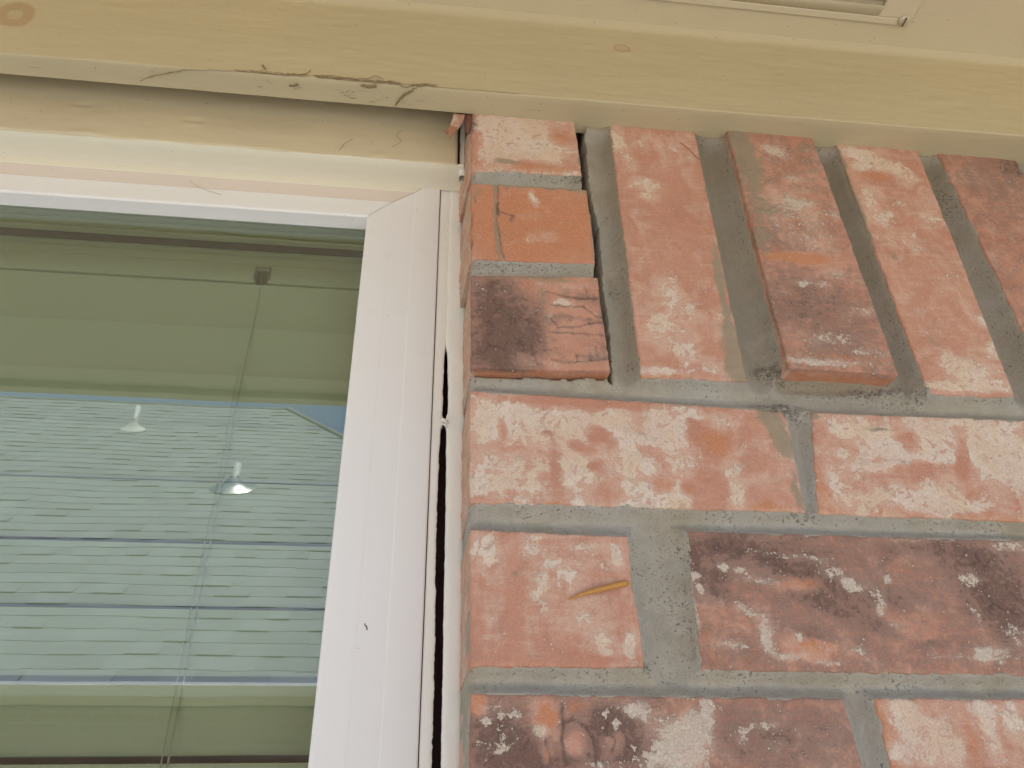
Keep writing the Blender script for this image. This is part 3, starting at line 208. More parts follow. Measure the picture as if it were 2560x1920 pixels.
# ---------------------------------------------------------------- brick and mortar materials
def brick_material():
    s = NT('weathered_brick', 0.85)
    at = s.attr('paint'); sep = s.n('ShaderNodeSeparateColor'); s.put(sep.inputs[0], at.outputs['Color'])
    eff, drk, mor, org = sep.outputs[0], sep.outputs[1], sep.outputs[2], at.outputs['Alpha']
    warp = s.n('ShaderNodeVectorMath', operation='MULTIPLY_ADD')
    s.put(warp.inputs[0], s.noise(45, 3, 0.5, color=True)); warp.inputs[1].default_value = (0.012, 0.0, 0.012); s.put(warp.inputs[2], s.co)
    wv = warp.outputs[0]
    nA = s.noise(95, 6, 0.58, 0.7, wv); nM = s.noise(210, 3, 0.5, 1.2, wv); nB = s.noise(330, 5, 0.6); nC = s.noise(1400, 3, 0.6); nL = s.noise(22, 4, 0.5)
    streak = s.noise(60, 5, 0.6, 0.2, s.scaled(1, 1, 7)); vstreak = s.noise(70, 5, 0.6, 0.2, s.scaled(6, 1, 1))
    w2 = s.n('ShaderNodeVectorMath', operation='MULTIPLY_ADD'); s.put(w2.inputs[0], s.noise(150, 4, 0.6, color=True)); w2.inputs[1].default_value = (0.008, 0.0, 0.008); s.put(w2.inputs[2], s.co)
    cell = s.n('ShaderNodeSeparateColor'); s.put(cell.inputs[0], s.voro(230, vec=w2.outputs[0], out='Color')); cell = cell.outputs[0]
    cen = lambda v, k: s.mul(s.add(v, -0.5), k)
    nW = s.noise(55, 6, 0.62, 1.1, wv); nO = s.noise(26, 3, 0.5, .6); nCh = s.noise(120, 4, 0.5, 1.8, wv)
    c = s.mix(s.ramp(nL, 0.3, 0.7), (0.49, 0.23, 0.155), (0.55, 0.29, 0.205))
    c = s.mix(s.mul(s.ramp(nA, 0.42, 0.68), 0.45), c, (0.44, 0.21, 0.15))
    c = s.mix(s.mul(s.ramp(nB, 0.45, 0.75), 0.28), c, (0.62, 0.39, 0.29))
    c = s.mix(s.mul(s.ramp(streak, 0.5, 0.72), 0.3), c, (0.61, 0.40, 0.30))
    c = s.mix(s.ramp(s.add(org, cen(nA, 0.9)), 0.25, 0.75, 0, 0.85), c, (0.53, 0.225, 0.115))
    # thin chalky wash, smeared along or across the brick
    f1 = s.add(eff, cen(nW, 1.5), cen(streak, 0.55), cen(vstreak, 0.45), cen(nB, .25))
    c = s.mix(s.ramp(f1, 0.0, 0.55, 0, 0.72), c, s.mix(s.noise(30, 4, .6), (0.64, 0.45, 0.33), (0.61, 0.42, 0.35)))
    # crisp lime crust with chips broken out of it
    fld = s.add(eff, cen(nA, 1.25), cen(nW, .5), cen(nM, 0.45), cen(nB, 0.16), cen(cell, 0.12))
    chips = s.ramp(nCh, 0.60, 0.63, 1, 0)
    crisp = s.mul(s.mul(s.ramp(fld, 0.47, 0.51), chips), s.ramp(nO, 0.3, 0.55, 0.6, 0.98))
    crust = s.mix(s.ramp(s.noise(38, 4, 0.6, 0.4), 0.36, 0.62), (0.67, 0.52, 0.38), (0.70, 0.59, 0.51))
    crust = s.mix(s.mul(s.ramp(nB, 0.45, 0.7), 0.4), crust, (0.60, 0.43, 0.33))
    crust = s.mix(s.mul(s.ramp(nC, 0.5, 0.7), 0.3), crust, (0.73, 0.65, 0.56))
    c = s.mix(crisp, c, crust)
    c = s.mix(s.mul(s.mul(s.ramp(fld, 0.45, 0.47), s.ramp(fld, 0.52, 0.49)), s.mul(chips, .45)), c, (0.74, 0.66, 0.54))
    # fired dark skin
    df = s.add(drk, cen(nA, 0.9), cen(nB, 1.3), cen(nC, .6), cen(streak, .6))
    dm = s.ramp(df, 0.1, 0.7, 0, 0.82)
    dk = s.mix(s.ramp(nB, 0.35, 0.65), (0.19, 0.115, 0.095), (0.30, 0.195, 0.16))
    c = s.mix(dm, c, dk)
    c = s.mix(s.ramp(s.add(df, cen(nB, .6)), 0.72, 0.95, 0, 0.7), c, (0.115, 0.07, 0.056))
    vn = s.voro(95, 'DISTANCE_TO_EDGE', vec=w2.outputs[0])
    c = s.mix(s.mul(s.ramp(vn, 0.085, 0.02), s.mul(s.ramp(drk, .7, 1.1), s.ramp(nA, .4, .6, 0, .8))), c, (0.10, 0.06, 0.05))
    # white salts sitting on the dark skin
    sp = s.math('LESS_THAN', s.voro(520), s.ramp(s.add(eff, cen(nA, 1.6), cen(nB, .8)), 0.25, 0.85, 0.0, 0.46))
    c = s.mix(s.mul(sp, s.ramp(df, 0.25, 0.4, 0, 0.8)), c, (0.70, 0.63, 0.53))
    c = s.mix(s.mul(s.ramp(s.add(eff, cen(nA, .5), cen(nB, 1.9), cen(nC, .9)), 0.50, 0.60), s.ramp(df, 0.2, 0.4, 0, 0.75)), c, (0.66, 0.57, 0.47))
    # a few pin-head grains and pores, in loose drifts
    c = s.mix(s.mul(s.math('LESS_THAN', s.voro(380), s.ramp(nA, .45, .75, 0, .26)), 0.6), c, (0.76, 0.66, 0.54))
    c = s.mix(s.mul(s.math('LESS_THAN', s.voro(310, vec=s.scaled(1, 1, 1.6)), 0.09), s.ramp(nA, 0.5, 0.6, 0, 0.6)), c, (0.16, 0.08, 0.06))
    c = s.mix(s.ramp(nC, 0.58, 0.38, 0, 0.20), c, (0.20, 0.10, 0.07)); c = s.mix(s.ramp(nC, 0.56, 0.72, 0, 0.22), c, (0.74, 0.60, 0.48))
    # smeared mortar
    mf = s.add(mor, cen(nA, 1.0), cen(nB, 0.5))
    mm_ = s.ramp(mf, 0.2, 0.75, 0, 0.85)
    c = s.mix(mm_, c, s.mix(nB, (0.23, 0.19, 0.12), (0.34, 0.30, 0.225)))
    h = s.add(s.mul(nB, 0.35), s.mul(nC, 0.16), s.mul(crisp, 0.28), s.mul(nA, 0.4), s.mul(dm, s.mul(nB, 0.8)), s.mul(mm_, 0.3), s.mul(sp, 0.25))
    return s.done(c, s.ramp(nB, 0.3, 0.7, 0.72, 0.92), s.bump(h, 0.75, 0.0011), 0.25)

def mortar_material():
    s = NT('grey_mortar', 0.92)
    at = s.attr('paint'); sep = s.n('ShaderNodeSeparateColor'); s.put(sep.inputs[0], at.outputs['Color'])
    pit_shade, blue, dirt_shade = sep.outputs[0], sep.outputs[1], sep.outputs[2]
    nA = s.noise(70, 5, 0.6); nB = s.noise(760, 4, 0.65); nC = s.noise(2200, 3, 0.7)
    c = s.mix(s.ramp(nA, 0.3, 0.7), (0.30, 0.265, 0.20), (0.41, 0.375, 0.31))
    c = s.mix(blue, c, (0.385, 0.375, 0.36))
    c = s.mix(s.ramp(nC, 0.42, 0.7, 0, 0.5), c, (0.52, 0.47, 0.38))
    c = s.mix(s.mul(dirt_shade, s.ramp(nA, .3, .6, .5, 1)), c, (0.20, 0.155, 0.095))
    f = s.add(s.mul(nB, 1.0), s.mul(nC, 0.5), s.mul(pit_shade, 0.32), s.mul(s.add(nA, -0.5), 0.25))
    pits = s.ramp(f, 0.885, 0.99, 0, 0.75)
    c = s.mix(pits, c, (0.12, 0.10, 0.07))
    h = s.add(s.mul(nB, 0.5), s.mul(nC, 0.3), s.mul(pits, -0.7), s.mul(s.mul(pit_shade, nB), 1.6))
    return s.done(c, None, s.bump(h, 0.85, 0.0012), 0.2)
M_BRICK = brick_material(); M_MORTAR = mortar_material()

# ---------------------------------------------------------------- the brick wall
# quads in mm on the wall plane, corners TL TR BR BL; proud = how far the face stands out (mm)
BR = {
 'p1': ([(0, 293), (68.8, 292.5), (70.2, 240.5), (0, 236.6)], 0.0, 'pier'),
 'p2': ([(-0.6, 225.5), (72.2, 227), (73, 166.8), (0, 163.8)], 0.3, 'pier'),
 'p3': ([(0, 150.3), (73, 154.5), (74.8, 90.2), (0.5, 87.2)], 2.2, 'pier'),
 's1': ([(93, 294), (152.4, 294), (151, 88.8), (91.7, 87.6)], 0.0, 'soldier'),
 's2': ([(173.6, 294), (235.3, 294), (239, 95.6), (174.6, 96.7)], 4.0, 'soldier'),
 's3': ([(253.6, 294), (314.7, 294), (309, 87.0), (256, 85.6)], 0.5, 'soldier'),
 's4': ([(330.4, 294), (391, 294), (394, 85.6), (334, 85.8)], 0.0, 'soldier'),
 's5': ([(408, 294), (468, 294), (470, 86), (410, 86)], 0.5, 'soldier'),
 'r3a': ([(0.1, 75), (169, 71.2), (167, 13.0), (0.5, 12.3)], 0.0, 'c1'),
 'r3b': ([(183.5, 71), (378, 72.5), (378, 10), (173, 12.3)], 0.3, 'c1'),
 'r3c': ([(391, 73), (585, 73), (585, 11), (391, 11)], 0.3, 'c1'),
 'r4a': ([(0.7, -1.1), (74.8, -2.2), (76.2, -62), (1.1, -61.9)], 0.6, 'c2'),
 'r4b': ([(104.4, 1.2), (298, 1.2), (298, -64.5), (101.8, -62.6)], 0.0, 'c2'),
 'r4c': ([(311, 1), (504, 1), (504, -63), (311, -63)], 0.0, 'c2'),
 'r5a': ([(1.2, -72.4), (164.2, -74.3), (166, -136), (1.4, -136)], 0.0, 'c3'),
 'r5b': ([(177.4, -74), (371, -74.8), (371, -136), (178, -136)], 0.3, 'c3'),
 'r5c': ([(384, -75), (578, -75), (578, -137), (384, -137)], 0.3, 'c3'),
}
BASE = {  # resting values of lime, dark skin, mortar smear, orange
 'p1': (.46, 0, 0, 0.05), 'p2': (-.1, 0, 0, .25), 'p3': (.02, .08, 0, -.1), 's1': (.12, 0, 0, .0), 's2': (.1, .3, .05, -.05), 's3': (.14, .02, 0, .05),
 's4': (.1, .3, .1, -.05), 's5': (.1, .1, 0, 0), 'r3a': (.30, 0, 0, .0), 'r3b': (.28, 0, 0, .05), 'r3c': (.25, 0, 0, 0), 'r4a': (.2, 0, 0, -.1), 'r4b': (.12, .42, 0, .0),
 'r4c': (.2, .2, 0, 0), 'r5a': (.12, .38, 0, 0), 'r5b': (.2, 0, 0, .1), 'r5c': (.1, .2, 0, 0)}

def brick_arrays(q, proud, key, step, seed, skew=0.0):
    (tl, tr, br, bl) = [np.array(p, float) for p in q]
    L = max(np.linalg.norm(tr-tl), np.linalg.norm(br-bl)); H = max(np.linalg.norm(tl-bl), np.linalg.norm(tr-br))
    def ticks(n_mm):
        fine = [0, .15, .4, .9, 1.8]; n = max(2, int((n_mm-3.6)/step)); mid = np.linspace(1.8, n_mm-1.8, n)
        return np.concatenate([fine[:-1], mid, [n_mm-f for f in fine[:-1]][::-1]])/n_mm
    u = ticks(L); v = ticks(H); U, V = np.meshgrid(u, v)
    X = (tl[0]*(1-U)+tr[0]*U)*(1-V)+(bl[0]*(1-U)+br[0]*U)*V
    Z = (tl[1]*(1-U)+tr[1]*U)*(1-V)+(bl[1]*(1-U)+br[1]*U)*V
    eu = np.minimum(U, 1-U)*L; ev = np.minimum(V, 1-V)*H; e = np.minimum(eu, ev)
    fall = np.exp(-e/5.0)
    X2 = X+fall*(fbm(X, Z, 0.16, 5, seed, .6)*1.5); Z2 = Z+fall*(fbm(X, Z, 0.16, 5, seed+5, .6)*1.3)
    r = 0.55+1.3*(fbm(X, Z, 0.12, 3, seed+9)+.5)
    ed = np.clip(1-e/r, 0, 1); Y = -proud+r*(1-np.sqrt(np.clip(1-ed**2, 0, 1)))
    Y = Y+0.9*fbm(X, Z, 0.02, 2, seed+2)+0.55*fbm(X, Z, 0.12, 4, seed+3)
    chip = np.clip(fbm(X, Z, 0.13, 4, seed+21)*2-0.3, 0, 1)*np.exp(-e/1.4); Y = Y+chip*3.5
    paint = np.zeros(X.shape+(4,)); paint[...] = BASE.get(key, (rng.uniform(0, .3), rng.uniform(-.1, .3), 0, rng.uniform(-.1, .2)))
    paint[..., 3] += 0.25*np.exp(-e/1.2)
    if key in PAINT: apply_strokes(paint, X, Z, PAINT[key])
    Y = Y-0.22*np.clip(paint[..., 0]-.3, 0, .6)+0.35*np.clip(paint[..., 1]-.3, 0, .5)-0.5*np.clip(paint[..., 2], 0, .9)
    nv, nu = X.shape
    P = np.stack([X2, Y, Z2], -1).reshape(-1, 3); I = np.arange(nv*nu).reshape(nv, nu)
    F = np.stack([I[1:, :-1], I[1:, 1:], I[:-1, 1:], I[:-1, :-1]], -1).reshape(-1, 4)
    ring = np.concatenate([I[0, :-1], I[:-1, -1], I[-1, :0:-1], I[:0:-1, 0]])
    verts = [P]; faces = [F]; paints = [paint.reshape(-1, 4)]; prev = ring; cnt = len(P)
    cx = np.mean(P[:, 0])
    for depth in (3, 8, 20, 60):
        R = P[ring].copy(); R[:, 1] = depth; left = R[:, 0] < tl[0]+3
        R[:, 0] = R[:, 0]-skew*(depth/45.0)*left
        R[:, 0] += fbm(R[:, 2], R[:, 1]+ring*0, 0.15, 2, seed+4)*0.8*(R[:, 0] > cx-1e9); R[:, 2] += fbm(R[:, 0], R[:, 1], 0.15, 2, seed+6)*0.8
        pp = np.zeros((len(ring), 4)); pp[:] = (0.08, 0.0, 0.1, 0.85); pp[:, 0] += 0.3*left; pp[:, 3] -= .5*left; pp[:, 2] += .2*left
        idx = np.arange(cnt, cnt+len(ring)); nx = np.roll(idx, -1); pv = np.roll(prev, -1)
        faces.append(np.stack([prev, pv, nx, idx], -1)); verts.append(R); paints.append(pp); prev = idx; cnt += len(ring)
    return np.concatenate(verts)*MM, np.concatenate(faces), np.concatenate(paints)

def join(parts):
    V, F, P = [], [], []; n = 0
    for v, f, p in parts: V.append(v); F.append(f+n); P.append(p); n += len(v)
    return np.concatenate(V), np.concatenate(F), np.concatenate(P)

wall = empty('brick_wall', (0, 0, 0))
tag(wall, 'weathered pink and brown brick wall with grey mortar right of the window', 'brick wall')
courses = {}
for i, (k, (q, proud, c)) in enumerate(BR.items()):
    st = {'pier': .62, 'soldier': .8}.get(c, .8)
    if k in ('s5', 'r3c', 'r4c', 'r5c'): st = 3
    courses.setdefault(c, []).append(brick_arrays(q, proud, k, st, 100+i*31, {'p1': 5.0, 'p2': 3.5, 'p3': 1.0}.get(k, 1.0)))
# the wall goes on to the right and below the picture
x = 487
while x < 1250: courses['soldier'].append(brick_arrays([(x, 294), (x+61, 294), (x+61, 86), (x, 86)], 0, 'ext', 8, int(x))); x += 78.5
for c, x, z in (('c1', 598, 73), ('c2', 517, 1), ('c3', 591, -75)):
    while x < 1250: courses[c].append(brick_arrays([(x, z), (x+194, z), (x+194, z-62), (x, z-62)], 0, 'ext', 8, int(x+z))); x += 207
z = -149; j = 0
while z > -1900:
    x = 1; j += 1; first = 194 if j % 2 else 92
    while x < 1250:
        courses.setdefault('low', []).append(brick_arrays([(x, z), (x+first, z), (x+first, z-62), (x, z-62)], 0, 'ext', 8 if z < -200 else 3, int(x-z*3))); x += first+12; first = 194
    z -= 75
names = {'pier': ('short_brick_stack', 'three short bricks stacked beside the window behind a dark open crack'),
         'soldier': ('soldier_course', 'row of upright bricks under the eaves board'),
         'c1': ('brick_course', 'orange brick course blotched with cream lime, right under the upright bricks'),
         'c2': ('brick_course', 'brick course with a short pink brick and a long dark brown brick'),
         'c3': ('brick_course', 'lowest brick course in view, charred and pitted at its left'),
         'low': ('brick_course', 'brick courses continuing down the wall')}
for c, parts in courses.items():
    V, F, P = join(parts); o = big_mesh(names[c][0], V, F, M_BRICK, wall, True, P); o['label'] = names[c][1]

# mortar: a tooled, concave sheet between the bricks with the open crack cut into it
def crack_edges(z):
    L = np.interp(z, [86, 91.6, 125.7, 159.4, 203.9, 227.6, 239.8, 294], [75.0, 74.9, 74.0, 73.2, 73.6, 72.2, 70.2, 68.8])
    R = np.interp(z, [86, 91.7, 125.9, 156, 166.7, 204, 222, 242, 294], [74.9, 75.8, 76.9, 76.2, 77.2, 77.9, 75.0, 74.8, 75.8])
    L = L+fbm(z, z*0+3, 0.22, 3, 5)*.8; return L, np.maximum(R+1.0+fbm(z, z*0+9, 0.3, 4, 8)*2.4, L+1.9)
step = 0.9
xs = np.arange(0.6, 480, step); zs = np.arange(-146, 296, step); X, Z = np.meshgrid(xs, zs)
D = np.full(X.shape, 1e9)
jx = X+fbm(X, Z, 0.1, 3, 71)*1.2; jz = Z+fbm(X, Z, 0.1, 3, 72)*1.2
for q, proud, c in BR.values():
    pts = [np.array(p, float) for p in q]; d = np.full(X.shape, -1e9)
    for a, b in zip(pts, pts[1:]+pts[:1]):
        e = (b-a)/np.linalg.norm(b-a); n = np.array([-e[1], e[0]])   # outward for clockwise TL,TR,BR,BL
        d = np.maximum(d, (jx-a[0])*n[0]+(jz-a[1])*n[1])
    D = np.minimum(D, d)
for zb in (-149,): D = np.minimum(D, np.where(Z < zb, 0, zb*-1+Z) if False else D)
Dc = np.maximum(D, 0)
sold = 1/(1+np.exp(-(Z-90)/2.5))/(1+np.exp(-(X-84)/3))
Y = 0.2+(8.5+5.5*sold)*(1-np.exp(-Dc/5.5))
Y = blur(Y, 3)+0.7*fbm(X, Z, 0.05, 3, 61)+0.8*fbm(X, Z, 0.3, 4, 62, .6)
tt = np.clip((Z-281+6*fbm(X, Z, .05, 3, 66))/7, 0, 1); tt = tt*tt*(3-2*tt)*.8; Y = Y*(1-tt)+1.2*tt
Y = np.where(D < -1.5, 9.0, Y)
mp = np.zeros(X.shape+(4,))
pv = np.zeros(X.shape+(4,)); apply_strokes(pv, X, Z, PAINT['mortar'])
lump = np.clip(pv[..., 1], 0, 4)
Y = Y-lump*(1+1.2*fbm(X, Z, 0.3, 4, 63))*(D > -6); mp[..., 0] = pv[..., 0]*.6+.22*np.exp(-((D-1.5)/2.5)**2)*(fbm(X, Z, .08, 3, 99)+.5)
mp[..., 1] = np.clip(fbm(X, Z, 0.03, 3, 64)*1.2+.35, 0, .8)
mp[..., 2] = .55*sold*(.7+.6*fbm(X, Z, .04, 3, 65))  # brown dust plus painted shade in the joints between the upright bricks
Y = Y+np.clip(4.5-X, 0, 9)**2*0.28
te = np.maximum(np.clip((X-473)/5, 0, 1), np.clip((-141-Z)/4, 0, 1)); Y = Y*(1-te)+6.0*te
L, R = crack_edges(Z)
cut = (X > L+.15) & (X < R) & (Z > 87)
Y = np.where(cut, 58.0, Y); mp[..., 0] = np.where(cut, 2, mp[..., 0])  # crack floor also coloured dark through the pit channel, as painted shade
Zb3 = 87.2+(90.2-87.2)*X/74.8
cut2 = (X > 3) & (X < 76) & (Z < Zb3+.6) & (Z > Zb3-1.1-.9*fbm(X, Z, .2, 3, 88)*2)
Y = np.where(cut2, 16.0, Y)
s2b = np.exp(-np.clip((96.5-Z)/6.5, -3, 9)**2)*(1/(1+np.exp(-(X-172)/1.2)))*(1/(1+np.exp((X-241)/1.2))); Y = Y+7.0*s2b*(D > -1.5)
p3b = np.exp(-np.clip((Zb3-Z)/4.0, -3, 9)**2)*(X < 78); Y = Y+3.0*p3b*(D > -1.5)
nv, nu = X.shape; I = np.arange(nv*nu).reshape(nv, nu)
Pm = np.stack([X, Y, Z], -1).reshape(-1, 3)*MM
Fm = np.stack([I[:-1, :-1], I[:-1, 1:], I[1:, 1:], I[1:, :-1]], -1).reshape(-1, 4)
edge = I[:, 0]; Pe = Pm[edge].copy(); Pe[:, 1] = 0.06; ie = np.arange(len(Pm), len(Pm)+len(edge))
Fe = np.stack([edge[:-1], edge[1:], ie[1:], ie[:-1]], -1)
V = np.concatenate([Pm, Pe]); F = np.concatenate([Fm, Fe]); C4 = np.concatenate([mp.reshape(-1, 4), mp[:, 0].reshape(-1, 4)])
# plain continuation outside the picture
ex = np.array([[480, 6, 296], [1260, 6, 296], [1260, 6, -146], [480, 6, -146], [1, 6, -146], [1260, 6, -146], [1260, 6, -1900], [1, 6, -1900], [1, 60, -146], [1, 60, -1900]])*MM
n = len(V); V = np.concatenate([V, ex]); F = np.concatenate([F, n+np.array([[3, 2, 1, 0], [7, 6, 5, 4], [8, 9, 7, 4]])]); C4 = np.concatenate([C4, np.tile([0, .3, 0, 0], (10, 1))])
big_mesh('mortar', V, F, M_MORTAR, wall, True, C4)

# ---------------------------------------------------------------- painted timber: frieze board, trim board, soffit
def paint_material(name, c, grain=1.0, stains=(), rough=0.5):
    s = NT(name, rough)
    g1 = s.noise(55, 6, 0.6, 0.3, s.scaled(0.16, 1, 1)); g2 = s.noise(260, 5, 0.65, 0.2, s.scaled(0.12, 1, 1)); n = s.noise(14, 4, 0.5)
    cc = s.mix(n, tuple(v*0.93 for v in c), tuple(min(1, v*1.05) for v in c))
    cc = s.mix(s.ramp(g2, 0.64, 0.72, 0, 0.45*grain), cc, tuple(v*0.62 for v in c))
    cc = s.mix(s.ramp(s.voro(110, vec=s.scaled(1, 1, 1.3)), 0.07, 0.05, 0, 0.6), cc, (0.22, 0.15, 0.08)) if grain else cc
    sepx = s.n('ShaderNodeSeparateXYZ'); s.put(sepx.inputs[0], s.co)
    for (x, z, rx, rz, ring, colr, amt) in stains:
        a = s.math('DIVIDE', s.add(sepx.outputs[0], -x), rx); b = s.math('DIVIDE', s.add(sepx.outputs[2], -z), rz)
        d = s.math('SQRT', s.add(s.mul(a, a), s.mul(b, b), s.mul(s.add(s.noise(60, 3, .5), -.5), .6)))
        m = s.mul(s.ramp(d, 1.15, 0.9, 0, 1), s.ramp(d, ring*0.7, ring, 0.35, 1))
        cc = s.mix(s.mul(m, amt), cc, colr)
    h = s.add(s.mul(g2, 0.8*grain), s.mul(g1, 1.0*grain), s.mul(s.noise(700, 3, .6), 0.12), s.mul(s.noise(30, 3, .5), .8))
    return s.done(cc, None, s.bump(h, 0.6, 0.0008), 0.35)
CREAM = (0.505, 0.43, 0.27)
M_FRIEZE = paint_material('cream_painted_wood', CREAM, 1.0, [(-0.2905, 0.330, 0.0118, 0.0125, 0.5, (0.36, 0.21, 0.10), .55), (0.1028, 0.3505, 0.0058, 0.0048, .9, (0.38, 0.22, 0.10), .6)])
M_TRIM = paint_material('cream_trim_paint', (0.61, 0.53, 0.365), 0.35)
M_SOFFIT = paint_material('cream_soffit_paint', (0.60, 0.51, 0.335), 0.25)

# frieze board: slightly twisted, lower edge rounded, front face fine enough to carry dents
fx = np.concatenate([np.linspace(-1.1, -0.36, 12)[:-1], np.arange(-0.36, 0.47, 0.002), np.linspace(0.47, 1.25, 12)[1:]])
prof = [(1, 291.0), (.985, 291.0), (.8, 291.0), (.5, 291.0), (.2, 291.0), (.03, 291.05), (.0, 291.35), (0, 292.2)]+[(0, z_) for z_ in np.arange(294, 376, 1.6)]+[(0, 376.2)]
V = []
for xx in fx:
    front = -0.0145-(xx+0.29)*0.0095
    for t, zz in prof:
        yy = front*(1-t)+(0.0085 if xx > 0.0025 else 0.0003)*t; n1 = float(fbm(np.array(xx*1000), np.array(zz), 0.02, 3, 11)); 
        V.append((xx, yy, zz*MM))
V = np.array(V); Xm, Zm = V[:, 0]*1000, V[:, 2]*1000
front_mask = np.clip((Zm-291.3)/2, 0, 1)
V[:, 1] += front_mask*(0.0011*fbm(Xm*0.35, Zm, 0.05, 3, 12)+0.0006*fbm(Xm*.2, Zm, 0.3, 3, 13))
for (cx_, cz_, rr, dp) in ((104, 345.5, 5, -.0009), (130, 320, 16, -.0006), (-12, 300, 9, .0004), (330, 322, 9, -.0007), (345, 319, 7, .0008), (-230, 352, 8, .0003)):
    V[:, 1] += front_mask*dp*np.exp(-(((Xm-cx_)/rr)**2+((Zm-cz_)/(rr*.45))**2))
V[:, 2] += (1-front_mask)*0.00035*fbm(Xm, V[:, 1]*1000, 0.05, 3, 14)
# caulk fillet where the board meets the soffit
fil = np.clip((Zm-370.5)/5.5, 0, 1)**2; V[:, 1] -= fil*0.0045
npf = len(prof); nx_ = len(fx); I = np.arange(nx_*npf).reshape(nx_, npf)
F = np.stack([I[:-1, :-1], I[1:, :-1], I[1:, 1:], I[:-1, 1:]], -1).reshape(-1, 4)
back = V.reshape(nx_, npf, 3)[:, 0].copy(); back[:, 2] = 0.378; ib = len(V)+np.arange(nx_)
F = np.concatenate([F, np.stack([I[1:, 0], I[:-1, 0], ib[:-1], ib[1:]], -1)])
o = big_mesh('frieze_board', np.concatenate([V, back]), F, M_FRIEZE, None, True)
tag(o, 'wide cream painted board with faint wood knots, running across above the bricks and window', 'frieze board')

TB = 268.3
tx = np.concatenate([[-1.1, -.7, -.4], np.arange(-0.33, -0.0092, 0.002), [-0.0080]]); tz = np.arange(TB+.1, 376, 2)
V = []; 
for xx in tx:
    for t, zz in [(21, TB+.1), (6, TB), (1.0, TB), (.25, TB+.2)]+[(0, a+.6) for a in tz]:
        V.append((xx, 0.024+t*MM, zz*MM))
V = np.array(V); Xm, Zm = V[:, 0]*1000, V[:, 2]*1000; ff = (V[:, 1] < 0.0241)*1.0
V[:, 1] += ff*(0.0010*fbm(Xm*.4, Zm, 0.05, 3, 22)+.0004*fbm(Xm*.4, Zm, 0.3, 3, 23)); V[:, 2] += 0.0006*fbm(Xm, Zm*0, 0.06, 4, 24)*(Zm < 270)
for (cx_, cz_, dp) in ((-252, 269.5, -.0012), (-243, 270.5, -.0012), (-182, 290.5, .0016), (-183, 287.5, -.0012), (-253, 297, .0014), (-254, 294.5, -.001), (-160, 316, .0006), (-60, 271, -.0012)):
    V[:, 1] += ff*dp*np.exp(-(((Xm-cx_)/4.5)**2+((Zm-cz_)/1.6)**2))
npf = 4+len(tz); I = np.arange(len(tx)*npf).reshape(len(tx), npf)
F = np.stack([I[:-1, :-1], I[1:, :-1], I[1:, 1:], I[:-1, 1:]], -1).reshape(-1, 4)
e0 = I[-1, 3:]; cap = V[e0].copy(); cap[:, 1] = 0.045; ic = len(V)+np.arange(len(e0)); V2 = np.concatenate([V, cap])
F = np.concatenate([F, np.stack([e0[:-1], ic[:-1], ic[1:], e0[1:]], -1)])
o = big_mesh('trim_board', V2, F, M_TRIM, None, True)
tag(o, 'recessed flat cream trim board with nail dents, directly over the window frame', 'trim board')

so = MB(); so.box(-3.2, 3.2, -0.385, 0.12, 0.376, 0.386)
o = so.build('soffit', M_SOFFIT, None); tag(o, 'flat cream soffit panel under the roof overhang, holding the vent', 'soffit')
fa = MB(); fa.box(-3.2, 3.2, -0.400, -0.3855, 0.3680, 0.52)
o = fa.build('fascia_board', M_TRIM, None, False, 0.002); tag(o, 'cream fascia board along the outer edge of the overhang', 'fascia')

# soffit vent
vent = empty('soffit_vent', (0.105, -0.13, 0.376)); tag(vent, 'pressed metal vent cover screwed to the soffit, painted cream', 'vent cover')
M_VENT = plain('vent_paint', (0.60, 0.52, 0.36), 0.4, 0, .06, 12, .2, 500)
def loc(x, y, z): return (x-0.105, y+0.13, z-0.376)
mb = MB()
vx0, vx1, vy0, vy1 = -0.098, 0.309, -0.245, -0.0415
def vbox(m, a, b, c, d, e, f): m.box(a-0.105, b-0.105, c+0.13, d+0.13, e-0.376, f-0.376)
vbox(mb, vx0, vx1, vy1-0.0055, vy1, 0.3738, 0.3758); vbox(mb, vx0, vx1, vy0, vy0+0.006, 0.3738, 0.3758)
vbox(mb, vx0, vx0+.012, vy0+.006, vy1-.0055, 0.3738, 0.3758); vbox(mb, 0.284, vx1, vy0+.006, vy1-.0055, 0.3738, 0.3758)
mb.build('vent_frame', M_VENT, vent, False, 0.0009, 3)
mb = MB(); yy = vy1-0.0058
while yy > vy0+.012:
    y_, x0_, x1_ = yy+0.13, vx0+.012-.105, .2838-.105
    n = len(mb.v); pr = [(y_, -.0020), (y_-.0045, -.0032), (y_-.009, -.0052), (y_-.0092, -.0046), (y_-.0045, -.0024), (y_, -.0010)]
    mb.prism(pr, x0_, x1_); yy -= 0.0112
mb.build('louvers', M_VENT, vent, True)
mb = MB(); mb.lathe([(.0040, 0), (.0040, -.0006), (.0034, -.0016), (.0016, -.0021)], loc(.3035, -.0462, .3738), 24)
sc_ = mb.build('screw', plain('screw_paint', (0.55, 0.48, 0.33), .35, .2), vent, True)
mb = MB(); x_, y_, z_ = loc(.3035, -.0462, .3714); mb.box(x_-.0004, x_+.0004, y_-.0033, y_+.0033, z_-.0003, z_+.0008)
mb.build('screw_slot', plain('screw_slot_dark', (0.10, 0.08, 0.05), .8), sc_)

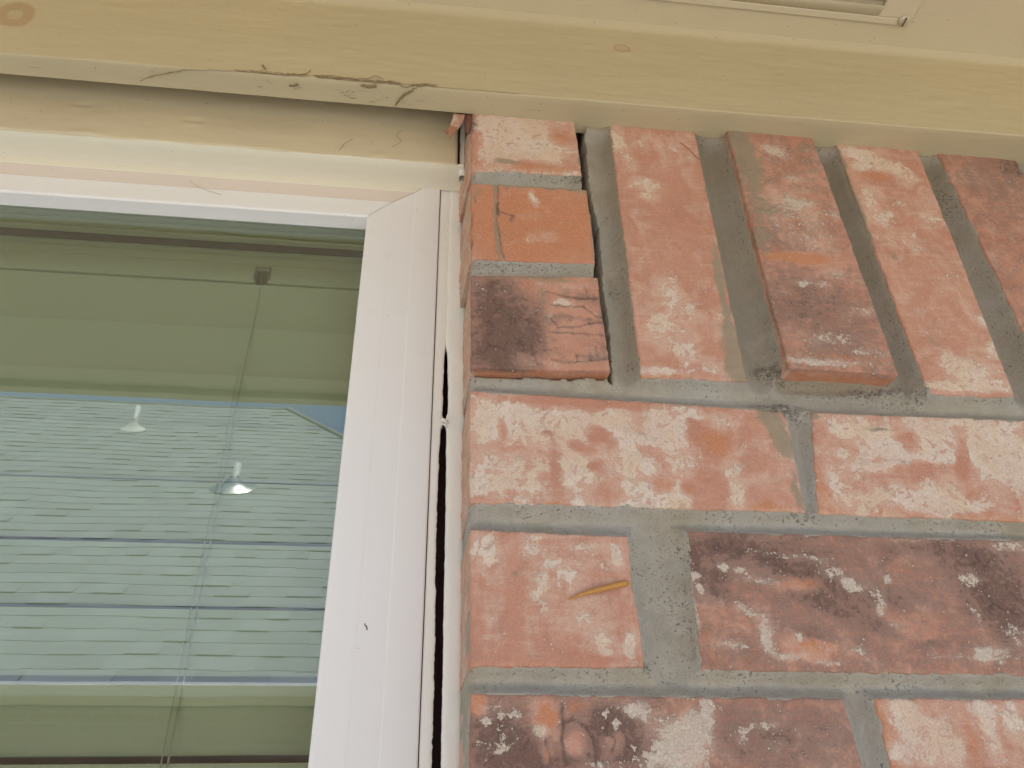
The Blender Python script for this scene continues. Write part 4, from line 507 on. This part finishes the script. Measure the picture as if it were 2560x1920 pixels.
# ---------------------------------------------------------------- window
win = empty('window', (-0.5, 0.05, -0.98)); tag(win, 'white vinyl framed window with closed blinds behind reflecting glass', 'window')
WO = Vector(win.location)
def vinyl(name, c=(0.80, 0.79, 0.78)):
    s = NT(name, 0.32); n = s.noise(9, 4, .5); d = s.noise(40, 5, .6)
    cc = s.mix(n, c, tuple(v*.96 for v in c)); cc = s.mix(s.ramp(d, .55, .8, 0, .25), cc, (.66, .60, .50))
    sp = s.math('LESS_THAN', s.voro(85), .035); cc = s.mix(s.mul(sp, .6), cc, (.3, .22, .15))
    return s.done(cc, None, s.bump(s.noise(20, 2, .5), .12, .001), .4)
M_VINYL = vinyl('white_vinyl'); M_V2 = vinyl('dulled_vinyl', (.775, .76, .755)); M_V3 = vinyl('dusty_vinyl', (.68, .60, .53)); M_V4 = vinyl('cream_oversprayed_vinyl', (.76, .72, .60))
# profile across the frame: (distance in from outer edge for jambs, same for head, y)
PJ = [(0.3, 46.8), (.5, 45.3), (1.2, 45.0), (16.6, 45.0), (17.6, 45.2), (31.2, 46.7), (32.6, 46.7), (33.6, 46.6), (46.2, 45.8), (47.3, 46.0), (48.0, 46.9), (48.0, 58.4)]
PH = [(0.3, 46.8), (.5, 45.3), (1.2, 45.0), (16.9, 45.0), (17.6, 45.3), (25.8, 48.0), (26.8, 48.2), (27.8, 47.6), (40.6, 45.8), (41.7, 46.0), (42.5, 46.9), (42.5, 58.4)]
XL, XR, ZT, ZB = -0.985, -0.018, 0.2785, -1.02
def frame_side(name, pts_a, pts_b, label=None):
    m = MB(); n = len(pts_a); m.v = [tuple(Vector(p)-WO) for p in pts_a+pts_b]
    m.f = [(i, i+1, n+i+1, n+i) for i in range(n-1)]
    o = m.build(name, M_VINYL, win, False); o.data.materials.append(M_V2 if name != 'frame_head' else M_V3); o.data.materials.append(M_V4)
    for i, p in enumerate(o.data.polygons): p.material_index = 1 if i in (4, 5) else (2 if name == 'frame_head' and i < 4 else 0)
    if label: o['label'] = label
    return o
# small gap at the mitre (0.15 mm) reads as the thin joint line
g = 0.00018
def corner(sx, sz, dx=0, dz=0):
    X0 = XR if sx > 0 else XL; Z0 = ZT if sz > 0 else ZB
    return [(X0-sx*a*MM+dx, y*MM, Z0-sz*b*MM+dz) for (a, y), (b, _) in zip(PJ, PH)]
frame_side('frame_head', corner(-1, 1, 0, g)[::1], corner(1, 1, 0, g))
frame_side('frame_jamb', corner(1, 1, 0, -g), corner(1, -1, 0, g), 'right side jamb of the white frame')
frame_side('frame_sill', corner(1, -1), corner(-1, -1))
frame_side('frame_jamb', corner(-1, -1), corner(-1, 1))
# glass
gs = NT('window_glass', 0.0); gs.t.nodes.remove(gs.b)
tr_ = gs.n('ShaderNodeBsdfTransparent'); gl = gs.n('ShaderNodeBsdfGlossy'); gl.inputs['Roughness'].default_value = 0.008
tr_.inputs[0].default_value = (0.74, 0.83, 0.72, 1); gl.inputs[0].default_value = (0.93, 0.985, 1.0, 1)
fr = gs.n('ShaderNodeFresnel'); fr.inputs[0].default_value = 1.5
wav = gs.bump(gs.noise(7, 2, .5), 0.06, 0.002); gs.put(gl.inputs['Normal'], wav)
mxs = gs.n('ShaderNodeMixShader'); gs.put(mxs.inputs[0], gs.math('MULTIPLY_ADD', fr.outputs[0], 2.5, 0.06)); gs.put(mxs.inputs[1], tr_.outputs[0]); gs.put(mxs.inputs[2], gl.outputs[0])
gs.put(gs.t.nodes['Material Output'].inputs[0], mxs.outputs[0])
m = MB()
for yy in (0.0584,): m.quad(*[tuple(Vector(p)-WO) for p in ((XL+.04, yy, ZB+.036), (XR-.04, yy, ZB+.036), (XR-.04, yy, ZT-.036), (XL+.04, yy, ZT-.036))])
gp = m.build('glass_pane', gs.m, win); gp['label'] = 'double glazed pane reflecting a grey shingle roof'
# spacer bar between the panes with its bright lines
M_SP = plain('spacer_metal', (0.72, 0.76, 0.46), .35, .1, .05)
m = MB(); zt = ZT-.0425
def wbox(m, a, b, c, d, e, f): m.box(a-WO.x, b-WO.x, c-WO.y, d-WO.y, e-WO.z, f-WO.z)
for k, (y0, y1, dz) in enumerate(((.0588, .0612, .0008), (.0616, .0640, 0.0), (.0645, .0662, .0006), (.0668, .0700, -.0002), (.0705, .0738, .0006))):
    wbox(m, XL+.047, XR-.047, y0, y1, zt+dz+.0004, zt+.006)
for y0, y1 in ((.059, .0738),): wbox(m, XR-.0488, XR-.044, y0, y1, ZB+.05, zt)
m.build('glazing_spacer', M_SP, win, False, .0003)
M_IN = plain('interior_vinyl', (0.70, 0.72, 0.66), .4)
m = MB(); wbox(m, XL+.02, XR-.02, .0746, .0798, zt-.0002, zt+.045); wbox(m, XR-.047, XR-.02, .0746, .092, ZB, zt-.0004); wbox(m, XL+.02, XL+.0495, .0746, .092, ZB, zt-.0004); wbox(m, XL+.02, XR-.02, .0746, .092, ZB, ZB+.05)
m.build('inner_frame', M_IN, win, False, .0008)

# sealant beads beside the frame, torn apart by the opening gap
def bead(name, fl, fr_, z0, z1, label, sag=2.2, seed=3, y0=46.6):
    zs_ = np.arange(z0, z1, 0.8); V = []; T = np.linspace(0, 1, 13)
    xl = fl(zs_); xr = fr_(zs_)
    xl = xl+fbm(zs_, zs_*0+seed, .16, 5, seed, .65)*1.1*(0 if seed == 3 else 1); xr = xr+fbm(zs_, zs_*0+seed, .2, 5, seed+1, .72)*1.6*(1 if seed == 3 else .4)
    V = []
    for i, zz in enumerate(zs_):
        wd = max(xr[i]-xl[i], .05)
        for t in T:
            bulge = min(sag, wd*.28)*(1-(2*t-1)**4)
            V.append((xl[i]+wd*t, y0-bulge, zz))
        V.append((xr[i], y0+5.4, zz)); V.append((xl[i], y0+5.4, zz))
    V = np.array(V); k = len(T)+2
    V[:, 1] += 0.7*fbm(V[:, 0], V[:, 2], .035, 3, seed+7)+.35*fbm(V[:, 0], V[:, 2], .2, 3, seed+8)
    I = np.arange(len(zs_)*k).reshape(-1, k); In = np.roll(I, -1, 1)
    F = np.stack([I[:-1], In[:-1], In[1:], I[1:]], -1).reshape(-1, 4)
    F = F[:, ::1]
    o = big_mesh(name, V*MM, F, M_SEAL, None, True); tag(o, label, 'caulk bead', 'torn caulk beads beside the window frame'); return o
s_ = NT('white_sealant', .45); M_SEAL = s_.done(s_.mix(s_.noise(25, 4, .6), (.86, .86, .83), (.80, .79, .74)), None, s_.bump(s_.add(s_.noise(60, 4, .6), s_.mul(s_.noise(300, 3), .2)), .5, .0012), .4)
gapL = lambda z: np.interp(z, [-150, -95, -43, 17.5, 60, 78, 82, 88, 95, 130, 138, 146, 280], [-12.0, -12.1, -12.3, -13.6, -13.4, -13.0, -11.2, -12.4, -12.4, -12.0, -11.0, -9.8, -9.0])
gapR = lambda z: np.interp(z, [-150, -95, -43, 17.5, 60, 78, 82, 88, 95, 130, 138, 146, 280], [-8.0, -8.0, -8.3, -8.7, -9.2, -9.6, -11.0, -9.2, -8.8, -10.4, -11.6, -12.2, -12.0])
bead('caulk_bead', lambda z: z*0-18.0+.12, gapL, -150, 277, 'flat white caulk bead hugging the window frame, left of the black gap', .5, 3)
bead('caulk_bead', gapR, lambda z: np.interp(z, [-150, 150, 225, 285], [.8, .6, -2.4, -4.6]), -150, 268, 'lumpy white caulk bead against the brick edge, right of the black gap', 1.0, 41)
bead('caulk_bead', lambda z: z*0-6.3, lambda z: z*0-2.4, 262, 330, 'short crumbling caulk strip beside the dark slit at the end of the trim board', .8, 57, 28.5)
m = MB(); m.tube([(-.0133, .0447, .0835), (-.0115, .0440, .0822), (-.0090, .0445, .0805)], [.0006, .0011, .0007], 8); m.tube([(-.0125, .0450, .0805), (-.0105, .0447, .0795), (-.0092, .0452, .0780)], [.0003, .0006, .0002], 6)
o = m.build('caulk_shred', M_SEAL, None, True); tag(o, 'tiny white shred of caulk bridging the black gap', 'caulk shred')

zz_ = np.append(np.arange(-986, -5, 3.0), -3.6); V = []
for xx in zz_:
    for yy_, z_ in ((24.3, 268.9), (25.2, 267.9), (31, 267.6), (38, 267.4), (44.6, 266.8), (45.2, 265.4)):
        V.append((xx, yy_+.35*float(fbm(np.array(xx), np.array(z_*3), .05, 3, 5)), z_+.9*float(fbm(np.array(xx), np.array(yy_), .04, 3, 6))))
I = np.arange(len(V)).reshape(-1, 6); F = np.stack([I[:-1, :-1], I[:-1, 1:], I[1:, 1:], I[1:, :-1]], -1).reshape(-1, 4)
o = big_mesh('painted_caulk', np.array(V)*MM, F, vinyl('cream_caulk', (.72, .68, .55)), None, True); tag(o, 'smooth cream painted caulk fillet between the trim board and the window head', 'caulk fillet')

# dark cavity behind the gap
M_DARK = plain('dark_cavity_wood', (0.12, 0.06, 0.055), .9)
m = MB(); m.box(-.028, .006, .078, .084, -1.9, .40)
o = m.build('stud', M_DARK); tag(o, 'dark timber stud seen inside the gap between window frame and bricks', 'stud')

# ---------------------------------------------------------------- blind inside
bl = empty('window_blind', (-.5, .12, .232)); tag(bl, 'closed horizontal slat blind hanging behind the glass', 'window blind'); BO = Vector(bl.location)
def slat_mat():
    s = NT('blind_slat', .45); n = s.noise(5, 3, .5)
    return s.done(s.mix(n, (.70, .74, .62), (.80, .83, .72)), None, s.bump(s.noise(12, 2), .1, .002), .4)
M_SLAT = slat_mat()
def bbox(m, a, b, c, d, e, f): m.box(a-BO.x, b-BO.x, c-BO.y, d-BO.y, e-BO.z, f-BO.z)
m = MB(); hx0, hx1 = XL+.046, XR-.046
for (a, b) in ((hx0, -.1432), (-.1348, hx1)): bbox(m, a, b, .0985, .1015, .2175, .2335)
bbox(m, hx0, hx1, .0978, .1015, .2335, .2402); bbox(m, hx0, hx1, .0945, .100, .2406, .2428)
bbox(m, hx0, hx1, .1020, .150, .232, .2425)
bbox(m, -.1432, -.1348, .0985, .1015, .2290, .2335)
m.build('headrail', M_SLAT, bl, False, .0006)
m = MB(); z0 = .2170; i = 0
while z0 > -1.0:
    top = (.1000, z0); bot = (.1105, z0-.0322); N = 8; pr = []
    for t in np.linspace(0, 1, N): pr.append((top[0]+(bot[0]-top[0])*t-.0012*math.sin(math.pi*t), top[1]+(bot[1]-top[1])*t))
    pr2 = [(y+.0026, z) for y, z in pr[::-1]]
    dj = random.uniform(-.0004, .0004); bend = random.uniform(-.0006, .0006)
    m.prism([(y-BO.y+dj, z-BO.z+bend) for y, z in pr+pr2], hx0+.004-BO.x, hx1-.004-BO.x)
    z0 -= .0379; i += 1
m.build('slats', M_SLAT, bl, False)
for dx in (-.139, -.84):
    m = MB(); pts = [(dx+.0004*math.sin(k*1.7)-BO.x, .0992+.0012*math.sin(k*2.1)-BO.y, .229-k*.04-BO.z) for k in range(31)]
    m.tube(pts, .00045, 6); m.tube([(p[0]-.0030, p[1]-.0005, p[2]) for k, p in enumerate(pts[2:])], .00035, 6)
    o = m.build('ladder_cord', plain('cord_white', (.62, .63, .54), .8), bl, True)
m = MB(); bbox(m, -.1446, -.1432, .0985, .1005, .2195, .2300); bbox(m, -.1348, -.1334, .0985, .1005, .2195, .2300); bbox(m, -.1446, -.1334, .0985, .1005, .2302, .2316)
m.build('cord_clip', plain('clip_grey', (.38, .40, .33), .5), bl)

# ---------------------------------------------------------------- the rest of this house: room, roof
M_ROOM = plain('room_paint', (.50, .46, .40), .8)
m = MB(); X0, X1, Y0, Y1, Z0, Z1 = -3.1, 3.1, .16, 3.6, -2.2, .44
m.box(X0, X1, Y1, Y1+.1, Z0, Z1+.2); m.box(X0-.1, X0, .0615, Y1+.1, Z0, Z1+.2); m.box(X1, X1+.1, .0615, Y1+.1, Z0, Z1+.2); m.box(X0, X1, .17, Y1, Z0, Z0+.1)
m.box(X0, X1, .125, Y1, .40, .44)
m.box(X0, XL-.012, .0855, .16, Z0+.1, .40); m.box(.0065, X1, .0855, .16, Z0+.1, .40); m.box(XL-.012, .0065, .0930, .16, Z0+.1, ZB-.001)
m.box(-3.1, -.999, .0615, .0850, Z0, .40); m.box(1.262, 3.1, .0615, .0850, Z0, .40); m.box(-.999, 1.26, .0615, .0750, .30, .40)
m.box(-.999, .0, .046, .0740, Z0, ZB-.0012); m.box(-0.999, -.9865, .046, .0740, ZB, .30)
dk = MB(); dk.box(XL-.012, .0065, .0850, .16, .262, .40); o = dk.build('lintel', plain('lintel_painted_shade', (.05, .045, .03), .9)); tag(o, None, None, None, 'structure')  # lintel coloured near black to paint in the shade above the headrail
o = m.build('room', M_ROOM); tag(o, None, None, None, 'structure')
m = MB(); m.prism([(-.45, .535), (4.0, 3.6), (8.4, .535), (8.4, .60), (4.0, 3.68), (-.45, .60)], -4, 4)
o = m.build('house_roof', plain('own_shingle', (.2, .2, .19), .9)); tag(o, 'low shingle roof over the soffit and the window', 'roof')

# ---------------------------------------------------------------- outdoors: ground, added bounce slab, and the house seen in the glass
s = NT('dry_lawn', .95); n = s.noise(3, 6, .6); f = s.noise(60, 4, .7)
c = s.mix(n, (.26, .23, .11), (.34, .29, .16)); M_LAWN = s.done(s.mix(s.ramp(f, .4, .7), c, (.42, .36, .24)), None, s.bump(f, .8, .02), .1)
m = MB(); m.quad((-150, -150, -1.9), (150, -150, -1.9), (150, 150, -1.9), (-150, 150, -1.9))
o = m.build('ground', M_LAWN); tag(o, None, None, None, 'structure')

M_BOUNCE = plain('bounce_concrete', (.62, .60, .54), .9, 0, .1, 3, .4, 60, .004)
m = MB(); m.box(-6, 6, -3.3, -.02, -1.9, -1.84); o = m.build('bounce_slab', M_BOUNCE); tag(o, None, None, None, 'structure')  # unseen pale slab, added to bounce sunlight up onto the undersides
house = empty('neighbouring_house', (-2.5, -8.3, -1.9)); tag(house, 'house across the yard with a steep grey shingle roof, mirrored in the window', 'house'); HO = Vector(house.location)
EY, EZ, RY, RZ, RX = -4.143, .812, -8.313, 4.982, -1.70
sh = NT('grey_shingle', .9); tc = sh.attr('paint'); gr = sh.noise(160, 4, .7); lg = sh.noise(1.6, 4, .6)
cc = sh.mix(sh.ramp(gr, .3, .7), (.22, .235, .235), (.33, .345, .345)); mxc = sh.n('ShaderNodeMix', data_type='RGBA', blend_type='MULTIPLY'); sh.put(mxc.inputs[0], 1.0); sh.put(mxc.inputs[6], cc); sh.put(mxc.inputs[7], tc.outputs['Color'])
M_SHG = sh.done(sh.mix(sh.mul(lg, .3), mxc.outputs[2], (.36, .375, .36)), None, sh.bump(gr, .5, .004), .2)
slope = math.hypot(RY-EY, RZ-EZ); uy, uz = (RY-EY)/slope, (RZ-EZ)/slope; ny, nz = -uz*-1, abs(uy)   # outward normal
ny, nz = uz, -uy
E_ = .1435; V = []; F = []; C = []; ncourse = int(slope/E_)+1
def tab(x0, x1, s0, s1, lift, thick, c):
    b = len(V)
    for (xx, ss, hh) in ((x0, s0, lift+thick), (x1, s0, lift+thick), (x1, s1, lift+.001), (x0, s1, lift+.001), (x0, s0, lift-.004), (x1, s0, lift-.004)):
        V.append((xx, EY+uy*ss+ny*hh, EZ+uz*ss+nz*hh)); C.append(c)
    F.extend([(b, b+1, b+2, b+3), (b+4, b+5, b+1, b), (b+4, b, b+3, b+3), ])
    F.pop(); F.append((b+5, b+2, b+1, b+1)); F.pop()
for i in range(ncourse):
    s0, s1 = i*E_-.01, (i+1)*E_+.004; xh = RX+(slope-s0)/slope*(RX*0+4.17)
    s1 = min(s1, slope)
    band = 1.0
    x = -8.0-random.random()*.2; up = False
    while x < xh:
        wd = random.uniform(.12, .26); up = not up
        v = band*random.uniform(.86, 1.08); cb = (v*.97, v, v*(1.03 if band == 1 else 1.12), 1)
        s0t = s0+(random.uniform(-.012, .004) if up else 0)
        tab(x, min(x+wd, xh), s0t, s1, .002, random.choice((.005, .008, .012)) if up else .0045, cb); x += wd
V = np.array(V)-np.array(HO)
rf = big_mesh('roof', V, np.array(F), M_SHG, house, False, np.array(C))
rf['label'] = 'steep slope of grey laminated shingles'
m = MB()
def hq(*p): m.quad(*[tuple(Vector(q)-HO) for q in p])
hq((-8, EY, EZ-.01), (RX+4.17, EY, EZ-.01), (RX, RY, RZ-.01), (-8, RY, RZ-.01))
hq((RX+4.17, EY, EZ-.01), (RX+4.17, RY*2-EY, EZ-.01), (RX, RY, RZ-.01)); hq((-8, RY, RZ-.01), (RX, RY, RZ-.01), (RX+4.17, RY*2-EY, EZ-.01), (-8, RY*2-EY, EZ-.01)); hq((-8, EY, EZ-.01), (-8, RY, RZ-.01), (-8, RY*2-EY, EZ-.01))
m.build('roof_deck', plain('roof_deck_shingle', (.27, .275, .26), .9), house)
# hip and ridge caps
m = MB(); pts = [Vector((RX+4.17*t, RY+(EY-RY)*t, RZ+(EZ-RZ)*t+.015))-HO for t in np.linspace(0, 1, 30)]
m.tube(pts, .03, 6, False); m.tube([Vector((x_, RY, RZ+.0))-HO for x_ in np.linspace(-8, RX, 24)], .02, 6, False)
m.build('ridge_cap', plain('cap_shingle', (.22, .225, .215), .9), rf)
M_GUT = plain('white_gutter', (.78, .78, .76), .3)
m = MB(); g_ = [(EY+.02, EZ-.012), (EY+.125, EZ-.012), (EY+.13, EZ-.03), (EY+.115, EZ-.038), (EY+.07, EZ-.058), (EY+.05, EZ-.064), (EY+.02, EZ-.064)]
m.prism([(y-HO.y, z-HO.z) for y, z in g_], -8-HO.x, RX+4.1-HO.x); m.build('gutter', M_GUT, house, False, .004)
m = MB(); m.box(-8-HO.x, RX+4.1-HO.x, EY-.2-HO.y, EY-HO.y, EZ-.068-HO.z, EZ-.062-HO.z); m.box(-8-HO.x, RX+4.1-HO.x, EY-.02-HO.y, EY+.018-HO.y, EZ-.070-HO.z, EZ-.03-HO.z)
m.build('eaves', plain('eaves_cream', (.6, .52, .38), .6), house)
s = NT('tan_brick', .9); bt = s.n('ShaderNodeTexBrick'); s.put(bt.inputs['Vector'], s.scaled(1, 1, 1, None, (math.pi/2, 0, 0))); bt.inputs['Scale'].default_value = 4.5
bt.inputs['Color1'].default_value = (.30, .18, .11, 1); bt.inputs['Color2'].default_value = (.38, .24, .16, 1); bt.inputs['Mortar'].default_value = (.35, .32, .27, 1)
m = MB(); m.box(-7.5-HO.x, 2.0-HO.x, -12.1-HO.y, -4.36-HO.y, 0, EZ-.072-HO.z); m.build('wall', s.done(bt.outputs[0]), house)
def roof_z(y): return EZ+(y-EY)*(RZ-EZ)/(RY-EY)
def pipe_vent(xv, yv, hgt, r, bright, lab):
    zb = roof_z(yv); m = MB()
    m.lathe([(r, -.1), (r, hgt), (r*.8, hgt), (r*.8, hgt-.05)], (xv-HO.x, yv-HO.y, zb-HO.z), 20)
    p = m.build('vent_pipe', plain('pipe_grey_paint', (.62, .62, .58), .5), house, True); p['label'] = lab
    m = MB(); k = 24; f_ = 1.0 if bright else .66; rows = [(.20*f_, .004), (.19*f_, .012), (.125*f_, .022), (.075*f_, .055), (.04*f_, .10)]
    b = 0
    for rr, hh in rows:
        for a in range(k):
            an = 2*math.pi*a/k; dx_, ds = rr*math.cos(an), rr*math.sin(an)*.8
            m.v.append((xv+dx_-HO.x, yv+uy*ds+ny*hh*.7-HO.y, zb+uz*ds+nz*hh*.7+hh*.5+.012-HO.z))
    for i in range(len(rows)-1):
        for a in range(k): a2 = (a+1) % k; m.f.append((i*k+a, i*k+a2, (i+1)*k+a2, (i+1)*k+a))
    m.build('flashing', plain('lead_flashing' if not bright else 'galvanised_flashing', (.66, .66, .60), .28 if bright else .6, .9 if bright else .0), p, True)
# distances from the camera through the mirror, real y = 0.457 - d
pipe_vent(-.024-.3933*7.95, .457-7.95, .30, .030, False, 'upper pipe with dull flashing')
pipe_vent(-.024-.2450*6.70, .457-6.70, .27, .030, True, 'lower pipe with shiny flashing')

# ---------------------------------------------------------------- small things
M_WEB = plain('dusty_web', (.26, .19, .10), .95, 0, .3, 200); M_HAIR = plain('web_strand', (.30, .24, .15), .9)
def wob(pts, n, a, seed=0):
    r = random.Random(seed); out = []
    for i in range(len(pts)-1):
        for k in range(n):
            t = k/n; out.append(tuple(pts[i][j]*(1-t)+pts[i+1][j]*t+(r.uniform(-a, a) if j != 1 else r.uniform(-a, a)*.3) for j in range(3)))
    out.append(pts[-1]); return out
def mmv(x, y, z): return (x*MM, y*MM, z*MM)
web = empty('cobweb', (-.1, -.017, .291)); tag(web, 'brown dusty cobweb with caught debris along the lower edge of the frieze board', 'cobweb'); KO = Vector(web.location)
m = MB()
def web_line(pts, r, seed, n=6, a=.0005, mbx=None): (mbx or m).tube([tuple(Vector(p)-KO) for p in wob([mmv(*p) for p in pts], n, a, seed)], r, 5)
fy = lambda x: -14.5-(x+290)*.0095-.5
web_line([(-209, -3.5, 290.2), (-203, -7, 290.2), (-192, -11, 290.0), (-180, -14.8, 290.1), (-164, -16.0, 290.7), (-150, -16.2, 291.2), (-128, -16.4, 291.4), (-113, fy(-113), 291.8)], .00018, 1)
web_line([(-203, -7.5, 289.8), (-190, -11.5, 289.9), (-178, -14.9, 290.4)], .0002, 9)
web_line([(-150, fy(-150), 291.6), (-133, fy(-133)-.3, 291.6), (-116, fy(-116)-.6, 290.8), (-106, fy(-106)-.8, 293.2), (-103.5, fy(-104)-1, 297.0)], .0003, 2)
web_line([(-133.5, fy(-133), 300), (-133, fy(-133)-.6, 297.5), (-131, fy(-131), 295)], .00045, 3)
web_line([(-117, -9.8, 290.4), (-114, -10.2, 290.0), (-111, -11.5, 290.2)], .0006, 4)
web_line([(-99, fy(-99), 292), (-95, fy(-95)-.4, 291.8), (-92.6, fy(-92), 294.5)], .0003, 5)
web_line([(-90, fy(-90), 291.4), (-78, fy(-78)-.3, 290.9), (-66, fy(-66)-.4, 290.6), (-58, fy(-58), 290.4)], .00026, 6)
web_line([(-86, fy(-86), 293.5), (-76, fy(-76), 293.3), (-68, fy(-68), 294.5), (-63, fy(-63)-.8, 297.2), (-58, fy(-58), 295.2)], .00022, 7)
web_line([(-72, -15, 290.3), (-66, -14.5, 290), (-62, -15.5, 290.2)], .0009, 8)
web_line([(-55, fy(-55), 291.2), (-48, fy(-48), 291.0), (-44, -16, 290.6), (-38, fy(-38), 291.5)], .00035, 10)
web_line([(-50.5, -1.0, 290.4), (-48.5, -5, 290.1), (-46, -10, 290.2), (-41, -14, 290.4), (-34, fy(-34), 291.5), (-30, fy(-30), 293)], .00038, 11)
web_line([(-49, -3, 290.2), (-46, -8, 290.0), (-42, -12, 290.2), (-32, fy(-32), 292.5)], .00025, 12)
web_line([(-30, fy(-30), 292), (-18, fy(-18), 291.6), (0, fy(0), 291.7), (30, fy(30), 291.6)], .00016, 13)
for q in range(60):
    x_ = random.uniform(-150, -25); web_line([(x_, fy(x_), random.uniform(291.5, 294)), (x_+random.uniform(2, 6), fy(x_)-.6, random.uniform(290.5, 293.5)), (x_+random.uniform(5, 12), fy(x_)-.2, random.uniform(291, 295))], random.uniform(.00008, .0002), 40+q, 3)
web_s = m.build('strands', M_WEB, web, True)
m = MB()
for q in range(14):
    x_ = random.uniform(-140, -30); y_ = random.uniform(-14, -2)
    web_line([(x_, y_, 290.3), (x_+random.uniform(-5, 5), y_+random.uniform(-2, 2), 290.0), (x_+random.uniform(-7, 7), y_+random.uniform(-3, 4), 290.3)], random.uniform(.00005, .00012), 90+q, 4)
m.build('fine_threads', M_HAIR, web, True)

def strand(pts, r, label, seed, y=None, cat='strand', mat=None, name='web_strand', a=.0004):
    mm_ = MB(); mm_.tube(wob([mmv(*p) for p in pts], 5, a, seed), r, 5); o = mm_.build(name, mat or M_HAIR, None, True); tag(o, label, cat); return o
strand([(-78, 23.4, 285), (-84, 23.2, 278), (-86, 23.3, 271.5)], .00014, 'fine curved dusty strand on the trim board near the frame corner', 21)
strand([(-46, 23, 298), (-50, 22.8, 291), (-46, 22.8, 285), (-52, 23, 278)], .00012, 'looped fine strand under the cobweb on the trim board', 22)
strand([(-183, 44.3, 256.5), (-176, 44.0, 250), (-168, 44.6, 247.5), (-160, 45.0, 246)], .00012, 'crooked dusty strand on the head of the window frame', 23)
strand([(-37.5, 45.5, 157), (-36.0, 45.3, 161), (-34, 45.5, 160)], .00012, 'short hair caught on the right window jamb', 24)
strand([(-46.2, 46.4, -31.5), (-45.6, 46.2, -33), (-45.0, 46.3, -34.6)], .0003, 'tiny brown speck of debris on the right window jamb', 25, name='debris_speck', cat='debris', mat=plain('debris_brown', (.14, .06, .04), .9))
strand([(139, -1.2, 279), (146, -1.4, 270), (150, -1.6, 262)], .0003, 'thin reddish root thread near the top of the first upright brick', 26, name='root_thread', cat='thread', mat=plain('root_red', (.34, .10, .04), .9))
# amber straw
m = MB(); m.tube([mmv(44.5, -1.2, -33), mmv(50, -1.9, -31), mmv(57.8, -2.2, -28.9), mmv(65, -2.2, -27), mmv(70.5, -1.8, -25.6), mmv(72.4, -1.2, -25.2)], [.0003, .0008, .0012, .0013, .0015, .0010], 8)
s = NT('amber_straw', .45); M_ST = s.done(s.mix(s.noise(500, 3), (.40, .17, .035), (.58, .30, .07)), None, s.bump(s.noise(600, 3), .5, .0005))
o = m.build('straw', M_ST, None, True); tag(o, 'amber splinter of straw stuck across the short pink brick', 'straw')
# hanging flake of brick and paint beside the top of the pier
pts = [(-4.6, 2.6, 292.6), (-8.5, 2.0, 291.6), (-12.2, .6, 290.2), (-12.8, 0, 284), (-14.6, -.6, 275.5), (-17.4, -.8, 270.0), (-15.6, -.8, 270.6), (-14.4, -1.0, 265.6), (-12.4, -.6, 270.5), (-9.6, .4, 277), (-6.0, 1.6, 286)]
m = MB(); n = len(pts); m.v = [mmv(*p) for p in pts]+[mmv(p[0]+.6, p[1]+2.0, p[2]+.4) for p in pts]
m.f = [tuple(range(n)), tuple(range(n, 2*n))[::-1]]+[(i, (i+1) % n, n+(i+1) % n, n+i) for i in range(n)]
s = NT('flake', .8); sp_ = s.n('ShaderNodeSeparateXYZ'); s.put(sp_.inputs[0], s.co)
cc = s.mix(s.ramp(s.noise(180, 4), .35, .6), (.46, .25, .18), (.58, .42, .33)); cc = s.mix(s.ramp(s.add(sp_.outputs[2], s.mul(s.noise(200, 3), .004)), .2945, .2955), cc, (.74, .68, .52)); cc = s.mix(s.ramp(s.add(sp_.outputs[2], s.mul(s.noise(200, 3), .004)), .280, .278), cc, (.38, .17, .10))
o = m.build('brick_flake', s.done(cc, None, s.bump(s.noise(400, 4), .6, .001)), None); tag(o, 'loose chip of brick with cream paint hanging beside the uppermost short brick', 'brick chip')
# dark plug of old sealant at the top corner of the pier
m = MB(); m.tube([mmv(-2.2, 5, 294), mmv(-1.6, 3.4, 290), mmv(-1.8, 3.0, 283), mmv(-2.6, 4, 276)], [.0024, .0030, .0026, .0010], 12)
o = m.build('old_plug', plain('brown_plug', (.16, .06, .035), .6, 0, .3, 200, .6, 300, .001), None, True); tag(o, 'dark brown lump of old filler wedged at the upper left corner of the bricks', 'filler lump')
